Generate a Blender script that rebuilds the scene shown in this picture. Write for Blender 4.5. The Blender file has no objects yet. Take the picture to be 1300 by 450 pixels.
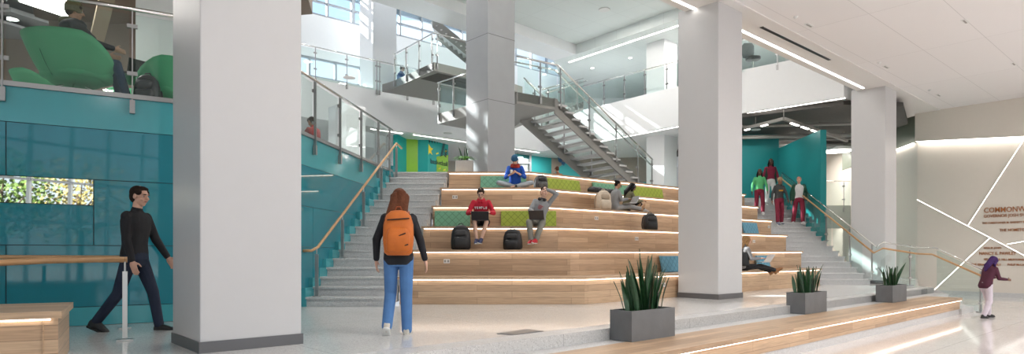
import bpy, bmesh, math, random
from mathutils import Vector, Matrix
R = math.radians
random.seed(7)
SC = bpy.context.scene
COL = SC.collection
V = Vector
HC = 0.92                      # camera height above the platform floor (z = 0)
F = 804.0
U = V((0.7495, 0.662, 0)); W = V((-0.662, 0.7495, 0))   # the two building directions
LOWZ = -0.53                   # lower lobby floor
F2 = 2.97                      # second floor
F3 = 7.3                       # third floor
CZ = 5.95                      # lobby ceiling
Z1 = 9.75
def X(px, Y): return (px - 650) / F * Y
def Z(py, Y): return HC + (322 - py) / F * Y

# ---------------------------------------------------------------- materials
def nodes_of(name):
    m = bpy.data.materials.new(name); m.use_nodes = True
    nt = m.node_tree; nt.nodes.clear()
    out = nt.nodes.new('ShaderNodeOutputMaterial')
    return m, nt, out
def N(nt, t, **kw):
    n = nt.nodes.new(t)
    for k, v in kw.items():
        if k in n.inputs: n.inputs[k].default_value = v
        else: setattr(n, k, v)
    return n
def c4(c): return (c[0], c[1], c[2], 1.0)
def mat(name, col, rough=0.5, metal=0.0, noise=0.0, nscale=8.0, spec=0.5, bump=0.0, coat=0.0):
    m, nt, out = nodes_of(name)
    b = N(nt, 'ShaderNodeBsdfPrincipled')
    b.inputs['Base Color'].default_value = c4(col); b.inputs['Roughness'].default_value = rough
    b.inputs['Metallic'].default_value = metal; b.inputs['Specular IOR Level'].default_value = spec
    b.inputs['Coat Weight'].default_value = coat
    tc = N(nt, 'ShaderNodeTexCoord')
    nz = N(nt, 'ShaderNodeTexNoise'); nz.inputs['Scale'].default_value = nscale; nz.inputs['Detail'].default_value = 4
    nt.links.new(tc.outputs['Object'], nz.inputs['Vector'])
    mx = N(nt, 'ShaderNodeMixRGB', blend_type='MULTIPLY'); mx.inputs['Fac'].default_value = 1
    mr = N(nt, 'ShaderNodeMapRange'); mr.inputs['To Min'].default_value = 1 - noise; mr.inputs['To Max'].default_value = 1 + noise * .6
    nt.links.new(nz.outputs['Fac'], mr.inputs['Value'])
    mx.inputs['Color1'].default_value = c4(col); nt.links.new(mr.outputs['Result'], mx.inputs['Color2'])
    nt.links.new(mx.outputs['Color'], b.inputs['Base Color'])
    if bump:
        bp = N(nt, 'ShaderNodeBump'); bp.inputs['Strength'].default_value = bump; bp.inputs['Distance'].default_value = .01
        nt.links.new(nz.outputs['Fac'], bp.inputs['Height']); nt.links.new(bp.outputs['Normal'], b.inputs['Normal'])
    nt.links.new(b.outputs['BSDF'], out.inputs['Surface'])
    return m
def emis(name, col, s):
    m, nt, out = nodes_of(name)
    e = N(nt, 'ShaderNodeEmission'); e.inputs['Color'].default_value = c4(col); e.inputs['Strength'].default_value = s
    nt.links.new(e.outputs[0], out.inputs['Surface']); return m
def glass(name, tint=(.92, .965, .955), refl=1.0, base=.03):
    m, nt, out = nodes_of(name)
    t = N(nt, 'ShaderNodeBsdfTransparent'); t.inputs['Color'].default_value = c4(tint)
    g = N(nt, 'ShaderNodeBsdfGlossy'); g.inputs['Roughness'].default_value = .01; g.inputs['Color'].default_value = (.9, .97, .96, 1)
    lw = N(nt, 'ShaderNodeLayerWeight'); lw.inputs['Blend'].default_value = .5
    f = N(nt, 'ShaderNodeMath', operation='POWER'); f.inputs[1].default_value = 4.0; nt.links.new(lw.outputs['Facing'], f.inputs[0])
    k = N(nt, 'ShaderNodeMath', operation='MULTIPLY_ADD'); k.inputs[1].default_value = refl * .7; k.inputs[2].default_value = base; k.use_clamp = True
    mx = N(nt, 'ShaderNodeMixShader')
    nt.links.new(f.outputs[0], k.inputs[0]); nt.links.new(k.outputs[0], mx.inputs[0])
    nt.links.new(t.outputs[0], mx.inputs[1]); nt.links.new(g.outputs[0], mx.inputs[2]); nt.links.new(mx.outputs[0], out.inputs['Surface'])
    return m
def wood(name, c1, c2, rough=.35, pw=1.7, ph=.115):
    m, nt, out = nodes_of(name)
    b = N(nt, 'ShaderNodeBsdfPrincipled'); b.inputs['Roughness'].default_value = rough
    uv = N(nt, 'ShaderNodeUVMap')
    br = N(nt, 'ShaderNodeTexBrick'); br.inputs['Color1'].default_value = c4(c1); br.inputs['Color2'].default_value = c4(c2)
    br.inputs['Mortar'].default_value = c4([x * .55 for x in c2]); br.inputs['Scale'].default_value = 1; br.inputs['Mortar Size'].default_value = .0025
    br.inputs['Brick Width'].default_value = pw; br.inputs['Row Height'].default_value = ph; br.offset = .37; br.inputs['Bias'].default_value = -.05
    mp = N(nt, 'ShaderNodeMapping'); mp.inputs['Scale'].default_value = (1.2, 26, 1)
    nz = N(nt, 'ShaderNodeTexNoise'); nz.inputs['Scale'].default_value = 2.2; nz.inputs['Detail'].default_value = 6; nz.inputs['Distortion'].default_value = .6
    mr = N(nt, 'ShaderNodeMapRange'); mr.inputs['From Min'].default_value = .3; mr.inputs['From Max'].default_value = .7; mr.inputs['To Min'].default_value = .80; mr.inputs['To Max'].default_value = 1.13
    mx = N(nt, 'ShaderNodeMixRGB', blend_type='MULTIPLY'); mx.inputs['Fac'].default_value = 1
    L = nt.links.new
    L(uv.outputs[0], br.inputs['Vector']); L(uv.outputs[0], mp.inputs['Vector']); L(mp.outputs[0], nz.inputs['Vector'])
    L(nz.outputs['Fac'], mr.inputs['Value']); L(br.outputs['Color'], mx.inputs['Color1']); L(mr.outputs[0], mx.inputs['Color2'])
    L(mx.outputs[0], b.inputs['Base Color']); L(b.outputs[0], out.inputs['Surface'])
    return m
def terrazzo(name, base, dark, light, rough=.2, scale=60., joint=0, amount=.5, spec=.5):
    m, nt, out = nodes_of(name); L = nt.links.new
    b = N(nt, 'ShaderNodeBsdfPrincipled'); b.inputs['Roughness'].default_value = rough; b.inputs['Specular IOR Level'].default_value = spec
    tc = N(nt, 'ShaderNodeTexCoord')
    vo = N(nt, 'ShaderNodeTexVoronoi'); vo.inputs['Scale'].default_value = scale
    L(tc.outputs['Object'], vo.inputs['Vector'])
    sep = N(nt, 'ShaderNodeSeparateColor'); L(vo.outputs['Color'], sep.inputs[0])
    cr = N(nt, 'ShaderNodeValToRGB'); cr.color_ramp.interpolation = 'CONSTANT'
    e = cr.color_ramp.elements; e[0].position = 0; e[0].color = c4(dark); e[1].position = .16 * amount * 2; e[1].color = c4(base)
    x = e.new(1 - .3 * amount); x.color = c4(light)
    L(sep.outputs[0], cr.inputs['Fac'])
    nz = N(nt, 'ShaderNodeTexNoise'); nz.inputs['Scale'].default_value = 1.1; nz.inputs['Detail'].default_value = 3
    L(tc.outputs['Object'], nz.inputs['Vector'])
    mr = N(nt, 'ShaderNodeMapRange'); mr.inputs['To Min'].default_value = .93; mr.inputs['To Max'].default_value = 1.05
    L(nz.outputs['Fac'], mr.inputs['Value'])
    mx = N(nt, 'ShaderNodeMixRGB', blend_type='MULTIPLY'); mx.inputs['Fac'].default_value = 1
    L(cr.outputs['Color'], mx.inputs['Color1']); L(mr.outputs[0], mx.inputs['Color2'])
    last = mx
    if joint:
        mp = N(nt, 'ShaderNodeMapping'); mp.inputs['Rotation'].default_value = (0, 0, -math.atan2(U.y, U.x))
        L(tc.outputs['Object'], mp.inputs['Vector'])
        br = N(nt, 'ShaderNodeTexBrick'); br.offset = 0; br.inputs['Scale'].default_value = 1; br.inputs['Brick Width'].default_value = joint; br.inputs['Row Height'].default_value = joint
        br.inputs['Mortar Size'].default_value = .004; br.inputs['Color1'].default_value = (1, 1, 1, 1); br.inputs['Color2'].default_value = (1, 1, 1, 1); br.inputs['Mortar'].default_value = (.62, .62, .62, 1)
        L(mp.outputs[0], br.inputs['Vector'])
        m2 = N(nt, 'ShaderNodeMixRGB', blend_type='MULTIPLY'); m2.inputs['Fac'].default_value = 1
        L(mx.outputs[0], m2.inputs['Color1']); L(br.outputs['Color'], m2.inputs['Color2']); last = m2
    L(last.outputs[0], b.inputs['Base Color']); L(b.outputs[0], out.inputs['Surface'])
    return m
def panelled(name, col, w, h, line=.6, rough=.6, size=.006, rot=None):
    m, nt, out = nodes_of(name); L = nt.links.new
    b = N(nt, 'ShaderNodeBsdfPrincipled'); b.inputs['Roughness'].default_value = rough
    tc = N(nt, 'ShaderNodeTexCoord')
    mp = N(nt, 'ShaderNodeMapping'); mp.inputs['Rotation'].default_value = (0, 0, -math.atan2(U.y, U.x) if rot is None else rot)
    L(tc.outputs['Object'], mp.inputs['Vector'])
    br = N(nt, 'ShaderNodeTexBrick'); br.offset = 0; br.inputs['Scale'].default_value = 1; br.inputs['Brick Width'].default_value = w; br.inputs['Row Height'].default_value = h
    br.inputs['Mortar Size'].default_value = size; br.inputs['Color1'].default_value = c4(col); br.inputs['Color2'].default_value = c4([x * .97 for x in col]); br.inputs['Mortar'].default_value = c4([x * line for x in col])
    L(mp.outputs[0], br.inputs['Vector']); L(br.outputs['Color'], b.inputs['Base Color']); L(b.outputs[0], out.inputs['Surface'])
    return m

M = {}
M['white'] = mat('white_paint', (.82, .83, .84), .45, noise=.02)
M['col'] = mat('column_paint', (.55, .55, .555), .34, noise=.02)
M['conc'] = mat('grey_column_panel', (.31, .325, .335), .35, noise=.08, nscale=3)
M['ceil'] = panelled('ceiling_panels', (.86, .84, .84), 3.6, 1.25, .72, .55)
M['soffit'] = mat('soffit_paint', (.78, .76, .74), .5, noise=.02)
M['ceil2'] = panelled('atrium_ceiling', (.74, .79, .78), 2.4, 1.2, .8, .5)
M['base'] = mat('grey_base_trim', (.13, .13, .135), .4, metal=.3)
M['floor'] = terrazzo('platform_terrazzo', (.68, .68, .67), (.54, .54, .53), (.78, .78, .77), .12, 90, joint=2.6, amount=.4)
M['lowfloor'] = terrazzo('lobby_terrazzo', (.74, .71, .70), (.58, .56, .55), (.80, .77, .76), .07, 90, joint=2.9, amount=.35)
M['stone'] = terrazzo('stair_terrazzo', (.55, .55, .55), (.42, .42, .42), (.64, .64, .64), .35, 110, amount=.5)
M['wood'] = wood('oak_planks', (.56, .39, .25), (.39, .255, .155))
M['woodedge'] = wood('oak_nosing', (.48, .33, .21), (.40, .27, .17), ph=.3, pw=3)
M['rail'] = wood('oak_handrail', (.52, .30, .14), (.46, .26, .12), ph=.5, pw=4)
M['led'] = emis('led_strip', (1, .84, .70), 6.5)
M['ledw'] = emis('led_white', (1, .95, .88), 8)
M['lamp'] = emis('downlight_lens', (1, .96, .9), 12)
M['steel'] = mat('brushed_steel', (.55, .54, .53), .28, metal=.9)
M['steeld'] = mat('satin_steel_post', (.34, .34, .34), .35, metal=.8)
M['chrome'] = mat('polished_steel', (.75, .74, .72), .15, metal=1)
M['glass'] = glass('guard_glass')
M['winglass'] = glass('window_glass', (.92, .97, 1), .8, .03)
M['teal'] = mat('teal_back_painted_glass', (.022, .205, .26), .03, noise=.03, nscale=1, spec=.5)
M['teald'] = mat('teal_shadow_joint', (.01, .07, .09), .4)
M['tealp'] = mat('pale_teal_fascia', (.06, .33, .37), .12, noise=.02, spec=.6)
M['tealw'] = mat('teal_wall_paint', (.02, .27, .28), .3, noise=.05, nscale=2)
M['tealm'] = mat('teal_mural_paint', (.0, .33, .31), .4, noise=.05)
M['lime'] = mat('lime_mural_paint', (.22, .46, .02), .4, noise=.05)
M['yellow'] = mat('yellow_mural_paint', (.75, .62, .03), .5)
M['inkd'] = mat('dark_leaf_paint', (.01, .03, .04), .5)
M['navy'] = mat('navy_mural_paint', (.01, .07, .16), .5)
M['greige'] = mat('sign_wall_paint', (.68, .63, .56), .45, noise=.02)
M['greend'] = mat('green_grey_wall', (.16, .18, .14), .4)
M['copper'] = mat('copper_lettering', (.42, .16, .055), .4, metal=.3)
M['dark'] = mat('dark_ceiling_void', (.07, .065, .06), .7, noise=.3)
M['pipe'] = mat('grey_conduit', (.30, .29, .27), .5)
M['tan'] = mat('tan_lounge_wall', (.25, .205, .165), .5, noise=.08)
M['frame'] = mat('window_frame', (.36, .38, .41), .4, metal=.4)
M['mirror'] = mat('mirror_strip', (.80, .85, .82), .015, metal=1)
M['stringer'] = mat('stair_stringer_paint', (.25, .245, .23), .45, noise=.03)
M['planter'] = mat('concrete_planter', (.145, .15, .155), .6, noise=.25, nscale=5, bump=.2)
M['soil'] = mat('dark_soil', (.03, .022, .016), .9, noise=.4, nscale=60)
M['leaf'] = mat('snake_plant_leaf', (.022, .075, .028), .35, noise=.7, nscale=22)
M['leafl'] = mat('bright_fern_leaf', (.12, .34, .05), .4, noise=.4, nscale=20)
M['black'] = mat('black_plastic', (.012, .012, .014), .4)
M['silver'] = mat('laptop_silver', (.50, .50, .51), .3, metal=.6)
M['outlet'] = mat('white_plastic', (.75, .75, .74), .35)

# ---------------------------------------------------------------- mesh builder
def auto_uv(me, ud):
    ud = V((ud[0], ud[1], 0)).normalized(); pd = V((-ud.y, ud.x, 0))
    uvl = me.uv_layers.new(name='UVMap')
    for p in me.polygons:
        n = p.normal
        if abs(n.z) > .7: a, b = ud, pd
        else: a, b = V((-n.y, n.x, 0)).normalized(), V((0, 0, 1))
        for li in p.loop_indices:
            co = me.vertices[me.loops[li].vertex_index].co
            uvl.data[li].uv = (co.dot(a), co.dot(b) + .037 * round(co.dot(pd)))if abs(n.z) > .7 else (co.dot(a), co.dot(b))
def wloc(o):
    v = V((0, 0, 0))
    while o is not None: v += o.location; o = o.parent
    return v
def link(name, me, m=None, parent=None, smooth=False):
    if m is not None and not me.materials: me.materials.append(M[m] if isinstance(m, str) else m)
    o = bpy.data.objects.new(name, me); COL.objects.link(o)
    if parent is not None: o.parent = parent
    if smooth:
        for p in me.polygons: p.use_smooth = True
    return o
class MB:
    def __init__(s): s.v = []; s.f = []
    def add(s, vs, fs):
        k = len(s.v); s.v += [V(p) for p in vs]; s.f += [[k + i for i in f] for f in fs]; return s
    def box(s, c, d, rz=0, rot=None):
        m = rot if rot is not None else Matrix.Rotation(rz, 3, 'Z')
        vs = [V(c) + m @ V((sx * d[0] / 2, sy * d[1] / 2, sz * d[2] / 2)) for sx in (-1, 1) for sy in (-1, 1) for sz in (-1, 1)]
        return s.add(vs, [(0, 1, 3, 2), (4, 6, 7, 5), (0, 4, 5, 1), (2, 3, 7, 6), (0, 2, 6, 4), (1, 5, 7, 3)])
    def bar(s, p0, p1, w, h, up=(0, 0, 1)):          # a box from p0 to p1
        p0, p1 = V(p0), V(p1); d = (p1 - p0); L = d.length; x = d / L; u = V(up)
        y = u.cross(x)
        y = y.normalized() if y.length > 1e-5 else V((0, 1, 0)).cross(x).normalized()
        z = x.cross(y)
        return s.box((p0 + p1) / 2, (L, w, h), rot=Matrix((x, y, z)).transposed())
    def prism(s, pts, z0, z1):
        a = sum(pts[i][0] * pts[(i + 1) % len(pts)][1] - pts[(i + 1) % len(pts)][0] * pts[i][1] for i in range(len(pts)))
        if a < 0: pts = list(reversed(pts))
        n = len(pts)
        return s.add([(p[0], p[1], z0) for p in pts] + [(p[0], p[1], z1) for p in pts],
                     [list(range(n - 1, -1, -1)), list(range(n, 2 * n))] + [(i, (i + 1) % n, n + (i + 1) % n, n + i) for i in range(n)])
    def wall(s, a, b, z0, z1, t, z1b=None, z0b=None):   # a vertical slab along a->b, thickness t away to the left of a->b
        a, b = V((a[0], a[1], 0)), V((b[0], b[1], 0)); d = (b - a).normalized(); n = V((-d.y, d.x, 0)) * t
        z1b = z1 if z1b is None else z1b; z0b = z0 if z0b is None else z0b
        P = [a + V((0, 0, z0)), b + V((0, 0, z0b)), b + n + V((0, 0, z0b)), a + n + V((0, 0, z0)),
             a + V((0, 0, z1)), b + V((0, 0, z1b)), b + n + V((0, 0, z1b)), a + n + V((0, 0, z1))]
        fs = [(0, 3, 2, 1), (4, 5, 6, 7), (0, 1, 5, 4), (1, 2, 6, 5), (2, 3, 7, 6), (3, 0, 4, 7)]
        if t < 0: fs = [tuple(reversed(f)) for f in fs]
        return s.add(P, fs)
    def extr(s, pts3, n):                          # planar polygon extruded by vector n
        k = len(pts3); n = V(n); P = [V(p) for p in pts3]
        return s.add(P + [p + n for p in P], [list(range(k - 1, -1, -1)), list(range(k, 2 * k))] + [(i, (i + 1) % k, k + (i + 1) % k, k + i) for i in range(k)])
    def tube(s, path, r, n=8, caps=True):
        P = [V(p) for p in path]; rr = r if isinstance(r, (list, tuple)) else [r] * len(P); vs = []; prev = None
        for i, p in enumerate(P):
            t = (P[min(i + 1, len(P) - 1)] - P[max(i - 1, 0)]).normalized()
            if prev is None: a = t.orthogonal().normalized()
            else: a = (prev - t * prev.dot(t)).normalized()
            prev = a; b = t.cross(a)
            vs += [p + (a * math.cos(2 * math.pi * j / n) + b * math.sin(2 * math.pi * j / n)) * rr[i] for j in range(n)]
        fs = [(i * n + j, i * n + (j + 1) % n, (i + 1) * n + (j + 1) % n, (i + 1) * n + j) for i in range(len(P) - 1) for j in range(n)]
        if caps: fs += [list(range(n - 1, -1, -1)), list(range((len(P) - 1) * n, len(P) * n))]
        return s.add(vs, fs)
    def caps(s, p0, p1, r0, r1, n=12):
        p0, p1 = V(p0), V(p1); t = p1 - p0; L = t.length
        if L < 1e-6: t = V((0, 0, 1))
        t.normalize(); pts = []; rr = []
        for k in range(4): a = (k + .25) / 4 * math.pi / 2; pts.append(p0 - t * r0 * math.cos(a)); rr.append(r0 * math.sin(a))
        pts.append(p0); rr.append(r0); pts.append(p1); rr.append(r1)
        for k in range(3, -1, -1): a = (k + .25) / 4 * math.pi / 2; pts.append(p1 + t * r1 * math.cos(a)); rr.append(r1 * math.sin(a))
        return s.tube(pts, rr, n)
    def ell(s, c, rx, ry, rz, rot=None, nu=14, nv=10):
        m = rot or Matrix.Identity(3); c = V(c); vs = [c + m @ V((0, 0, -rz))]
        for i in range(1, nv):
            a = -math.pi / 2 + math.pi * i / nv
            for j in range(nu):
                b = 2 * math.pi * j / nu; vs.append(c + m @ V((rx * math.cos(a) * math.cos(b), ry * math.cos(a) * math.sin(b), rz * math.sin(a))))
        vs.append(c + m @ V((0, 0, rz))); fs = []
        for j in range(nu): fs.append((0, 1 + (j + 1) % nu, 1 + j))
        for i in range(nv - 2):
            for j in range(nu): fs.append((1 + i * nu + j, 1 + i * nu + (j + 1) % nu, 1 + (i + 1) * nu + (j + 1) % nu, 1 + (i + 1) * nu + j))
        k = len(vs) - 1
        for j in range(nu): fs.append((k, 1 + (nv - 2) * nu + j, 1 + (nv - 2) * nu + (j + 1) % nu))
        return s.add(vs, fs)
    def loft(s, rings, n=20, e=2.0):   # rings: (centre, lateral vec, forward vec)  with rx, ry inside the vectors; e = superellipse power
        vs = []
        for c, a, b in rings:
            for j in range(n):
                t = 2 * math.pi * j / n; ct, st = math.cos(t), math.sin(t)
                q = 2 / e
                vs.append(V(c) + V(a) * math.copysign(abs(ct) ** q, ct) + V(b) * math.copysign(abs(st) ** q, st))
        k = len(rings)
        fs = [(i * n + j, i * n + (j + 1) % n, (i + 1) * n + (j + 1) % n, (i + 1) * n + j) for i in range(k - 1) for j in range(n)]
        fs += [list(range(n - 1, -1, -1)), list(range((k - 1) * n, k * n))]
        return s.add(vs, fs)
    def build(s, name, m=None, parent=None, smooth=False, ud=(1, 0), bevel=0, uv=False, remesh=0, sm=0, sub=0, norm=False):
        off = wloc(parent) if parent is not None else V((0, 0, 0))
        me = bpy.data.meshes.new(name); me.from_pydata([tuple(p - off) for p in s.v], [], s.f); me.update()
        if uv: auto_uv(me, ud)
        if norm:
            bm = bmesh.new(); bm.from_mesh(me); bmesh.ops.recalc_face_normals(bm, faces=bm.faces); bm.to_mesh(me); bm.free()
        o = link(name, me, m, parent, smooth)
        if remesh or bevel or sub:
            if remesh:
                d = o.modifiers.new('r', 'REMESH'); d.mode = 'VOXEL'; d.voxel_size = remesh; d.use_smooth_shade = True
            if sm:
                d = o.modifiers.new('s', 'SMOOTH'); d.factor = .5; d.iterations = sm
            if bevel:
                d = o.modifiers.new('b', 'BEVEL'); d.width = bevel; d.segments = 2; d.limit_method = 'ANGLE'
            if sub:
                d = o.modifiers.new('u', 'SUBSURF'); d.levels = sub; d.render_levels = sub
            dg = bpy.context.evaluated_depsgraph_get(); dg.update()
            m2 = bpy.data.meshes.new_from_object(o.evaluated_get(dg)); o.modifiers.clear()
            if not m2.materials and me.materials: m2.materials.append(me.materials[0])
            o.data = m2
            if remesh or smooth:
                for p in m2.polygons: p.use_smooth = True
        return o
LABELS = set()
def tag(o, label, cat, group=None, kind=None):
    o['label'] = label; o['category'] = cat
    if group: o['group'] = group
    if kind: o['kind'] = kind
    return o
def thing(name, label, cat, loc=(0, 0, 0), rz=0, group=None):
    o = bpy.data.objects.new(name, None); COL.objects.link(o); o.empty_display_size = .1
    o.location = loc; o.rotation_euler = (0, 0, rz); return tag(o, label, cat, group)
def struct(o, label=None, cat=None):
    o['kind'] = 'structure'
    if label: o['label'] = label
    if cat: o['category'] = cat
    return o
def copy_tree(o, parent=None):
    c = o.copy(); COL.objects.link(c); c.parent = parent
    for ch in list(o.children): copy_tree(ch, c)
    return c
def xy(p): return (p[0], p[1])
# ================================================================ levels and key lines
def at(o, a, s, b=0): return V((o[0], o[1], 0)) + V(a) * s + W * b
CM = V((4.086, 12.54, 0)); C1 = V((-2.857, 5.8, 0)); C2 = V((-.62, 16.3, 0)); CR = V((11.14, 18.9, 0))
LN0, LN1 = V((-3.55, 10.9, 0)), V((-3.0, 15.95, 0))       # left side of the near stairs
# platform front edge
PE = [V((-8.0, -.62, 0)), V((11.26, 16.9, 0))]; PD = (PE[1] - PE[0]).normalized(); PN = V((PD.y, -PD.x, 0))
# floors
m = MB().prism([xy(PE[0]), xy(PE[1]), (11.55, 18.0), (14.66, 22.9), (14.66, 34), (-20, 34), (-20, -.62)], -.6, 0)
struct(m.build('floor', 'floor'))
m = MB().prism([(-20, -12), (45, -12), (45, 30), (14.0, 30), (11.0, 18.2), (-9, -.3), (-20, -.3)], LOWZ - .3, LOWZ)
struct(m.build('floor', 'lowfloor'))
# platform front step + stone tread, oak bench ledge, white plinth
def strip(d0, d1, z0, z1, s0=2.0, s1=None):
    L = (PE[1] - PE[0]).length; s1 = L if s1 is None else s1
    a, b = PE[0] + PD * s0, PE[0] + PD * s1
    return [xy(a + PN * d0), xy(b + PN * d0), xy(b + PN * d1), xy(a + PN * d1)]
LT = (PE[1] - PE[0]).length
st = thing('front_steps', 'speckled grey stone steps running along the platform front beside the oak ledge', 'steps', (PE[1].x, PE[1].y, LOWZ))
MB().prism(strip(-.30, .0, 0, 0, 1, LT), -.14, .003).build('step', 'stone', st)
MB().prism(strip(-.02, .34, 0, 0, 1, LT - .05), LOWZ, -.137).build('step', 'stone', st)
MB().prism(strip(.33, .66, 0, 0, LT - 1.75, LT - .12), LOWZ, -.27).build('step', 'stone', st)
MB().prism(strip(.65, 1.0, 0, 0, LT - 1.74, LT - .10), LOWZ, -.40).build('step', 'stone', st)
oak = thing('timber_ledge', 'long low oak bench ledge with glowing front edge under the concrete planters', 'bench', tuple(PE[1] + PN * .6))
S1 = LT - 1.75
MB().prism(strip(.28, 1.02, 0, 0, 1, S1), -.19, -.132).build('top_board', 'wood', oak, ud=PD, uv=True)
MB().prism(strip(.30, .97, 0, 0, 1, S1 - .03), -.40, -.18).build('riser', 'wood', oak, ud=PD, uv=True)
MB().prism(strip(.30, .955, 0, 0, 1, S1 - .03), LOWZ, -.40).build('plinth', 'stone', oak)
a = PE[0] + PD * 1 + PN * .985; b = PE[0] + PD * S1 + PN * .985
MB().bar(a + V((0, 0, -.198)), b + V((0, 0, -.198)), .018, .014).build('light_strip', 'led', oak)

# ---------------------------------------------------------------- amphitheatre tiers
TH = .495
Lk = [V((-2.03 + .10 * .89 * k, 11.43 + .89 * k, 0)) for k in range(6)]
Bk = [V((1.31 - .176 * k, 11.43 + .89 * k, 0)) for k in range(6)]
Rk = [V(p + (0,)) for p in [(8.75, 18.0), (8.54, 18.7), (8.33, 19.25), (8.24, 20.15), (8.14, 21.0), (8.04, 21.9)]]
amp = thing('amphitheater_seating', 'wide oak stepped seating tiers with glowing edges between two stone stairs', 'seating', (0, 11.43, 0))
def off(p, q, d):     # move line p-q forward (towards viewer) by d
    t = (q - p).normalized(); n = V((t.y, -t.x, 0)); return n * d
for k in range(6):
    L0, B0, R0 = Lk[k], Bk[k], Rk[k]
    z0, z1 = (0 if k == 0 else TH * k - .02), TH * (k + 1)
    if k < 5: L1, B1, R1 = Lk[k + 1], Bk[k + 1], Rk[k + 1]
    else: L1, B1, R1 = L0 + V((.03, .32, 0)), B0 + V((-.06, .34, 0)), R0 + V((-.2, .22, 0))
    e = V((.02, .25, 0)); eb = V((0, .25, 0)); er = V((-.15, .18, 0))
    if k == 5: e = eb = er = V((0, 0, 0))
    pts = [L0, B0, R0, R1 + er, B1 + eb, L1 + e]
    tier = MB().prism([xy(p) for p in pts], z0, z1 - .05).build('tier', 'wood', amp, uv=True)
    nA = V((0, -.05, 0)); nB = off(B0, R0, .05); nm = V((.02, -.05, 0))
    eL = V((-.03, 0, 0)); eR = (R0 - B0).normalized() * .03
    MB().prism([xy(p) for p in [L0 + nA + eL, B0 + nm, B1 + eb, L1 + e + eL]], z1 - .045, z1).build('seat_board', 'woodedge', tier, uv=True, ud=(1, 0))
    MB().prism([xy(p) for p in [B0 + nm, R0 + nB + eR, R1 + er + eR, B1 + eb]], z1 - .045, z1).build('seat_board', 'woodedge', tier, uv=True, ud=tuple((R0 - B0).normalized()))
    zz = V((0, 0, z1 - .052))
    sh = .028
    MB().bar(L0 + V((.02, -sh, 0)) + zz, B0 + V((.01, -sh, 0)) + zz, .014, .012).build('light_strip', 'led', tier)
    MB().bar(B0 + off(B0, R0, sh) + zz, R0 + off(B0, R0, sh) - (R0 - B0).normalized() * .03 + zz, .014, .012).build('light_strip', 'led', tier)
def tierA(k, x, back=0.0, dz=0.0):        # a point on seat k (1-based) of the straight section
    return V((x, Lk[k - 1].y + back, TH * k + dz))
def tierB(k, px, back=0.0, dz=0.0):
    B0, R0 = Bk[k - 1], Rk[k - 1]; d = (R0 - B0); r = (px - 650) / F
    s = (r * B0.y - B0.x) / (d.x - r * d.y); p = B0 + d * s; t = d.normalized()
    return V((p.x - t.y * back, p.y + t.x * back, TH * k + dz)), math.atan2(t.y, t.x)
ci = 0
for (k, x, y, sec) in [(2, -1.27, .17, 'A'), (5, -1.35, 0, 'A'), (4, .18, 0, 'A'), (3, 808, 0, 'B'), (4, 757, 0, 'B'), (1, 842, 0, 'B'), (3, 957, 0, 'B'), (2, 962, 0, 'B'), (4, 976, 0, 'B')][:]:
    if sec == 'A': p = V((x, Lk[k - 1].y - .006, TH * (k - .45))); rz = 0
    else:
        q, rz = tierB(k, x, 0); p = V((q.x, q.y, TH * (k - .45))) + V((math.sin(rz), -math.cos(rz), 0)) * .006
    where = {(2, -1.27): 'below the black backpack by the red-hooded reader', (5, -1.35): 'near the top corner planter', (4, .18): 'below the cross-legged reader in blue',
             (3, 808): 'below the two students with a laptop', (4, 757): 'beside the cream backpack', (1, 842): 'low under the blue pad by the column',
             (3, 957): 'beside the blue pad next to the stone stairs', (2, 962): 'above the woman with brown shoes', (4, 976): 'high beside the descending students'}[(k, x)]
    t = thing('power_outlet', 'white power outlet on the oak riser ' + where, 'outlet', p, rz, 'outlets on the oak risers')
    MB().box(p, (.12, .012, .08)).build('cover_plate', 'outlet', t)
    MB().box(p + V((-.03, -.006, 0)), (.035, .006, .045)).build('socket', 'pipe', t)
    MB().box(p + V((.03, -.006, 0)), (.035, .006, .045)).build('socket', 'pipe', t)

# ---------------------------------------------------------------- stairs
def lx(y): return -3.55 + .11 * (y - 10.9)
def lxr(y): return -2.05 + .1 * (y - 11.4)
RISE, RUN = .165, .297
s1 = thing('staircase', 'speckled grey stone stairs climbing beside the teal glass wall', 'stairs', (-2.8, 10.9, 0), group='stone stairs beside the seating')
for n in range(18):
    y = 10.9 + RUN * n; y1 = 10.9 + RUN * 18 + .1
    x0, x1 = lx(y), (lxr(y) if n < 17 else -1.6)
    MB().prism([(x0, y + .03), (x1, y + .03), (x1, y + RUN + .1), (x0, y + RUN + .1)], max(0, RISE * n - .12), RISE * (n + 1) - .035).build('riser', 'stone', s1)
    MB().prism([(x0, y - .018), (x1, y - .018), (x1, y + RUN + .1), (x0, y + RUN + .1)], RISE * (n + 1) - .036, RISE * (n + 1)).build('tread', 'stone', s1)
def rx(y): return 10.42 - .11 * (y - 18.4)
def rxl(y):
    if y < 18.7: return 8.70
    return 8.60 - (y - 18.7) * .16
s2 = thing('staircase', 'speckled grey stone stairs where four students walk down beside the teal wall', 'stairs', (9.5, 18.4, 0), group='stone stairs beside the seating')
for n in range(18):
    y = 18.4 + RUN * n; x0, x1 = rxl(y), rx(y)
    MB().prism([(x0, y + .03), (x1, y + .03), (x1, y + RUN + .1), (x0, y + RUN + .1)], max(0, RISE * n - .12), RISE * (n + 1) - .035).build('riser', 'stone', s2)
    MB().prism([(x0, y - .018), (x1 + .01, y - .018), (x1 + .01, y + RUN + .1), (x0, y + RUN + .1)], RISE * (n + 1) - .036, RISE * (n + 1)).build('tread', 'stone', s2)
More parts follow.
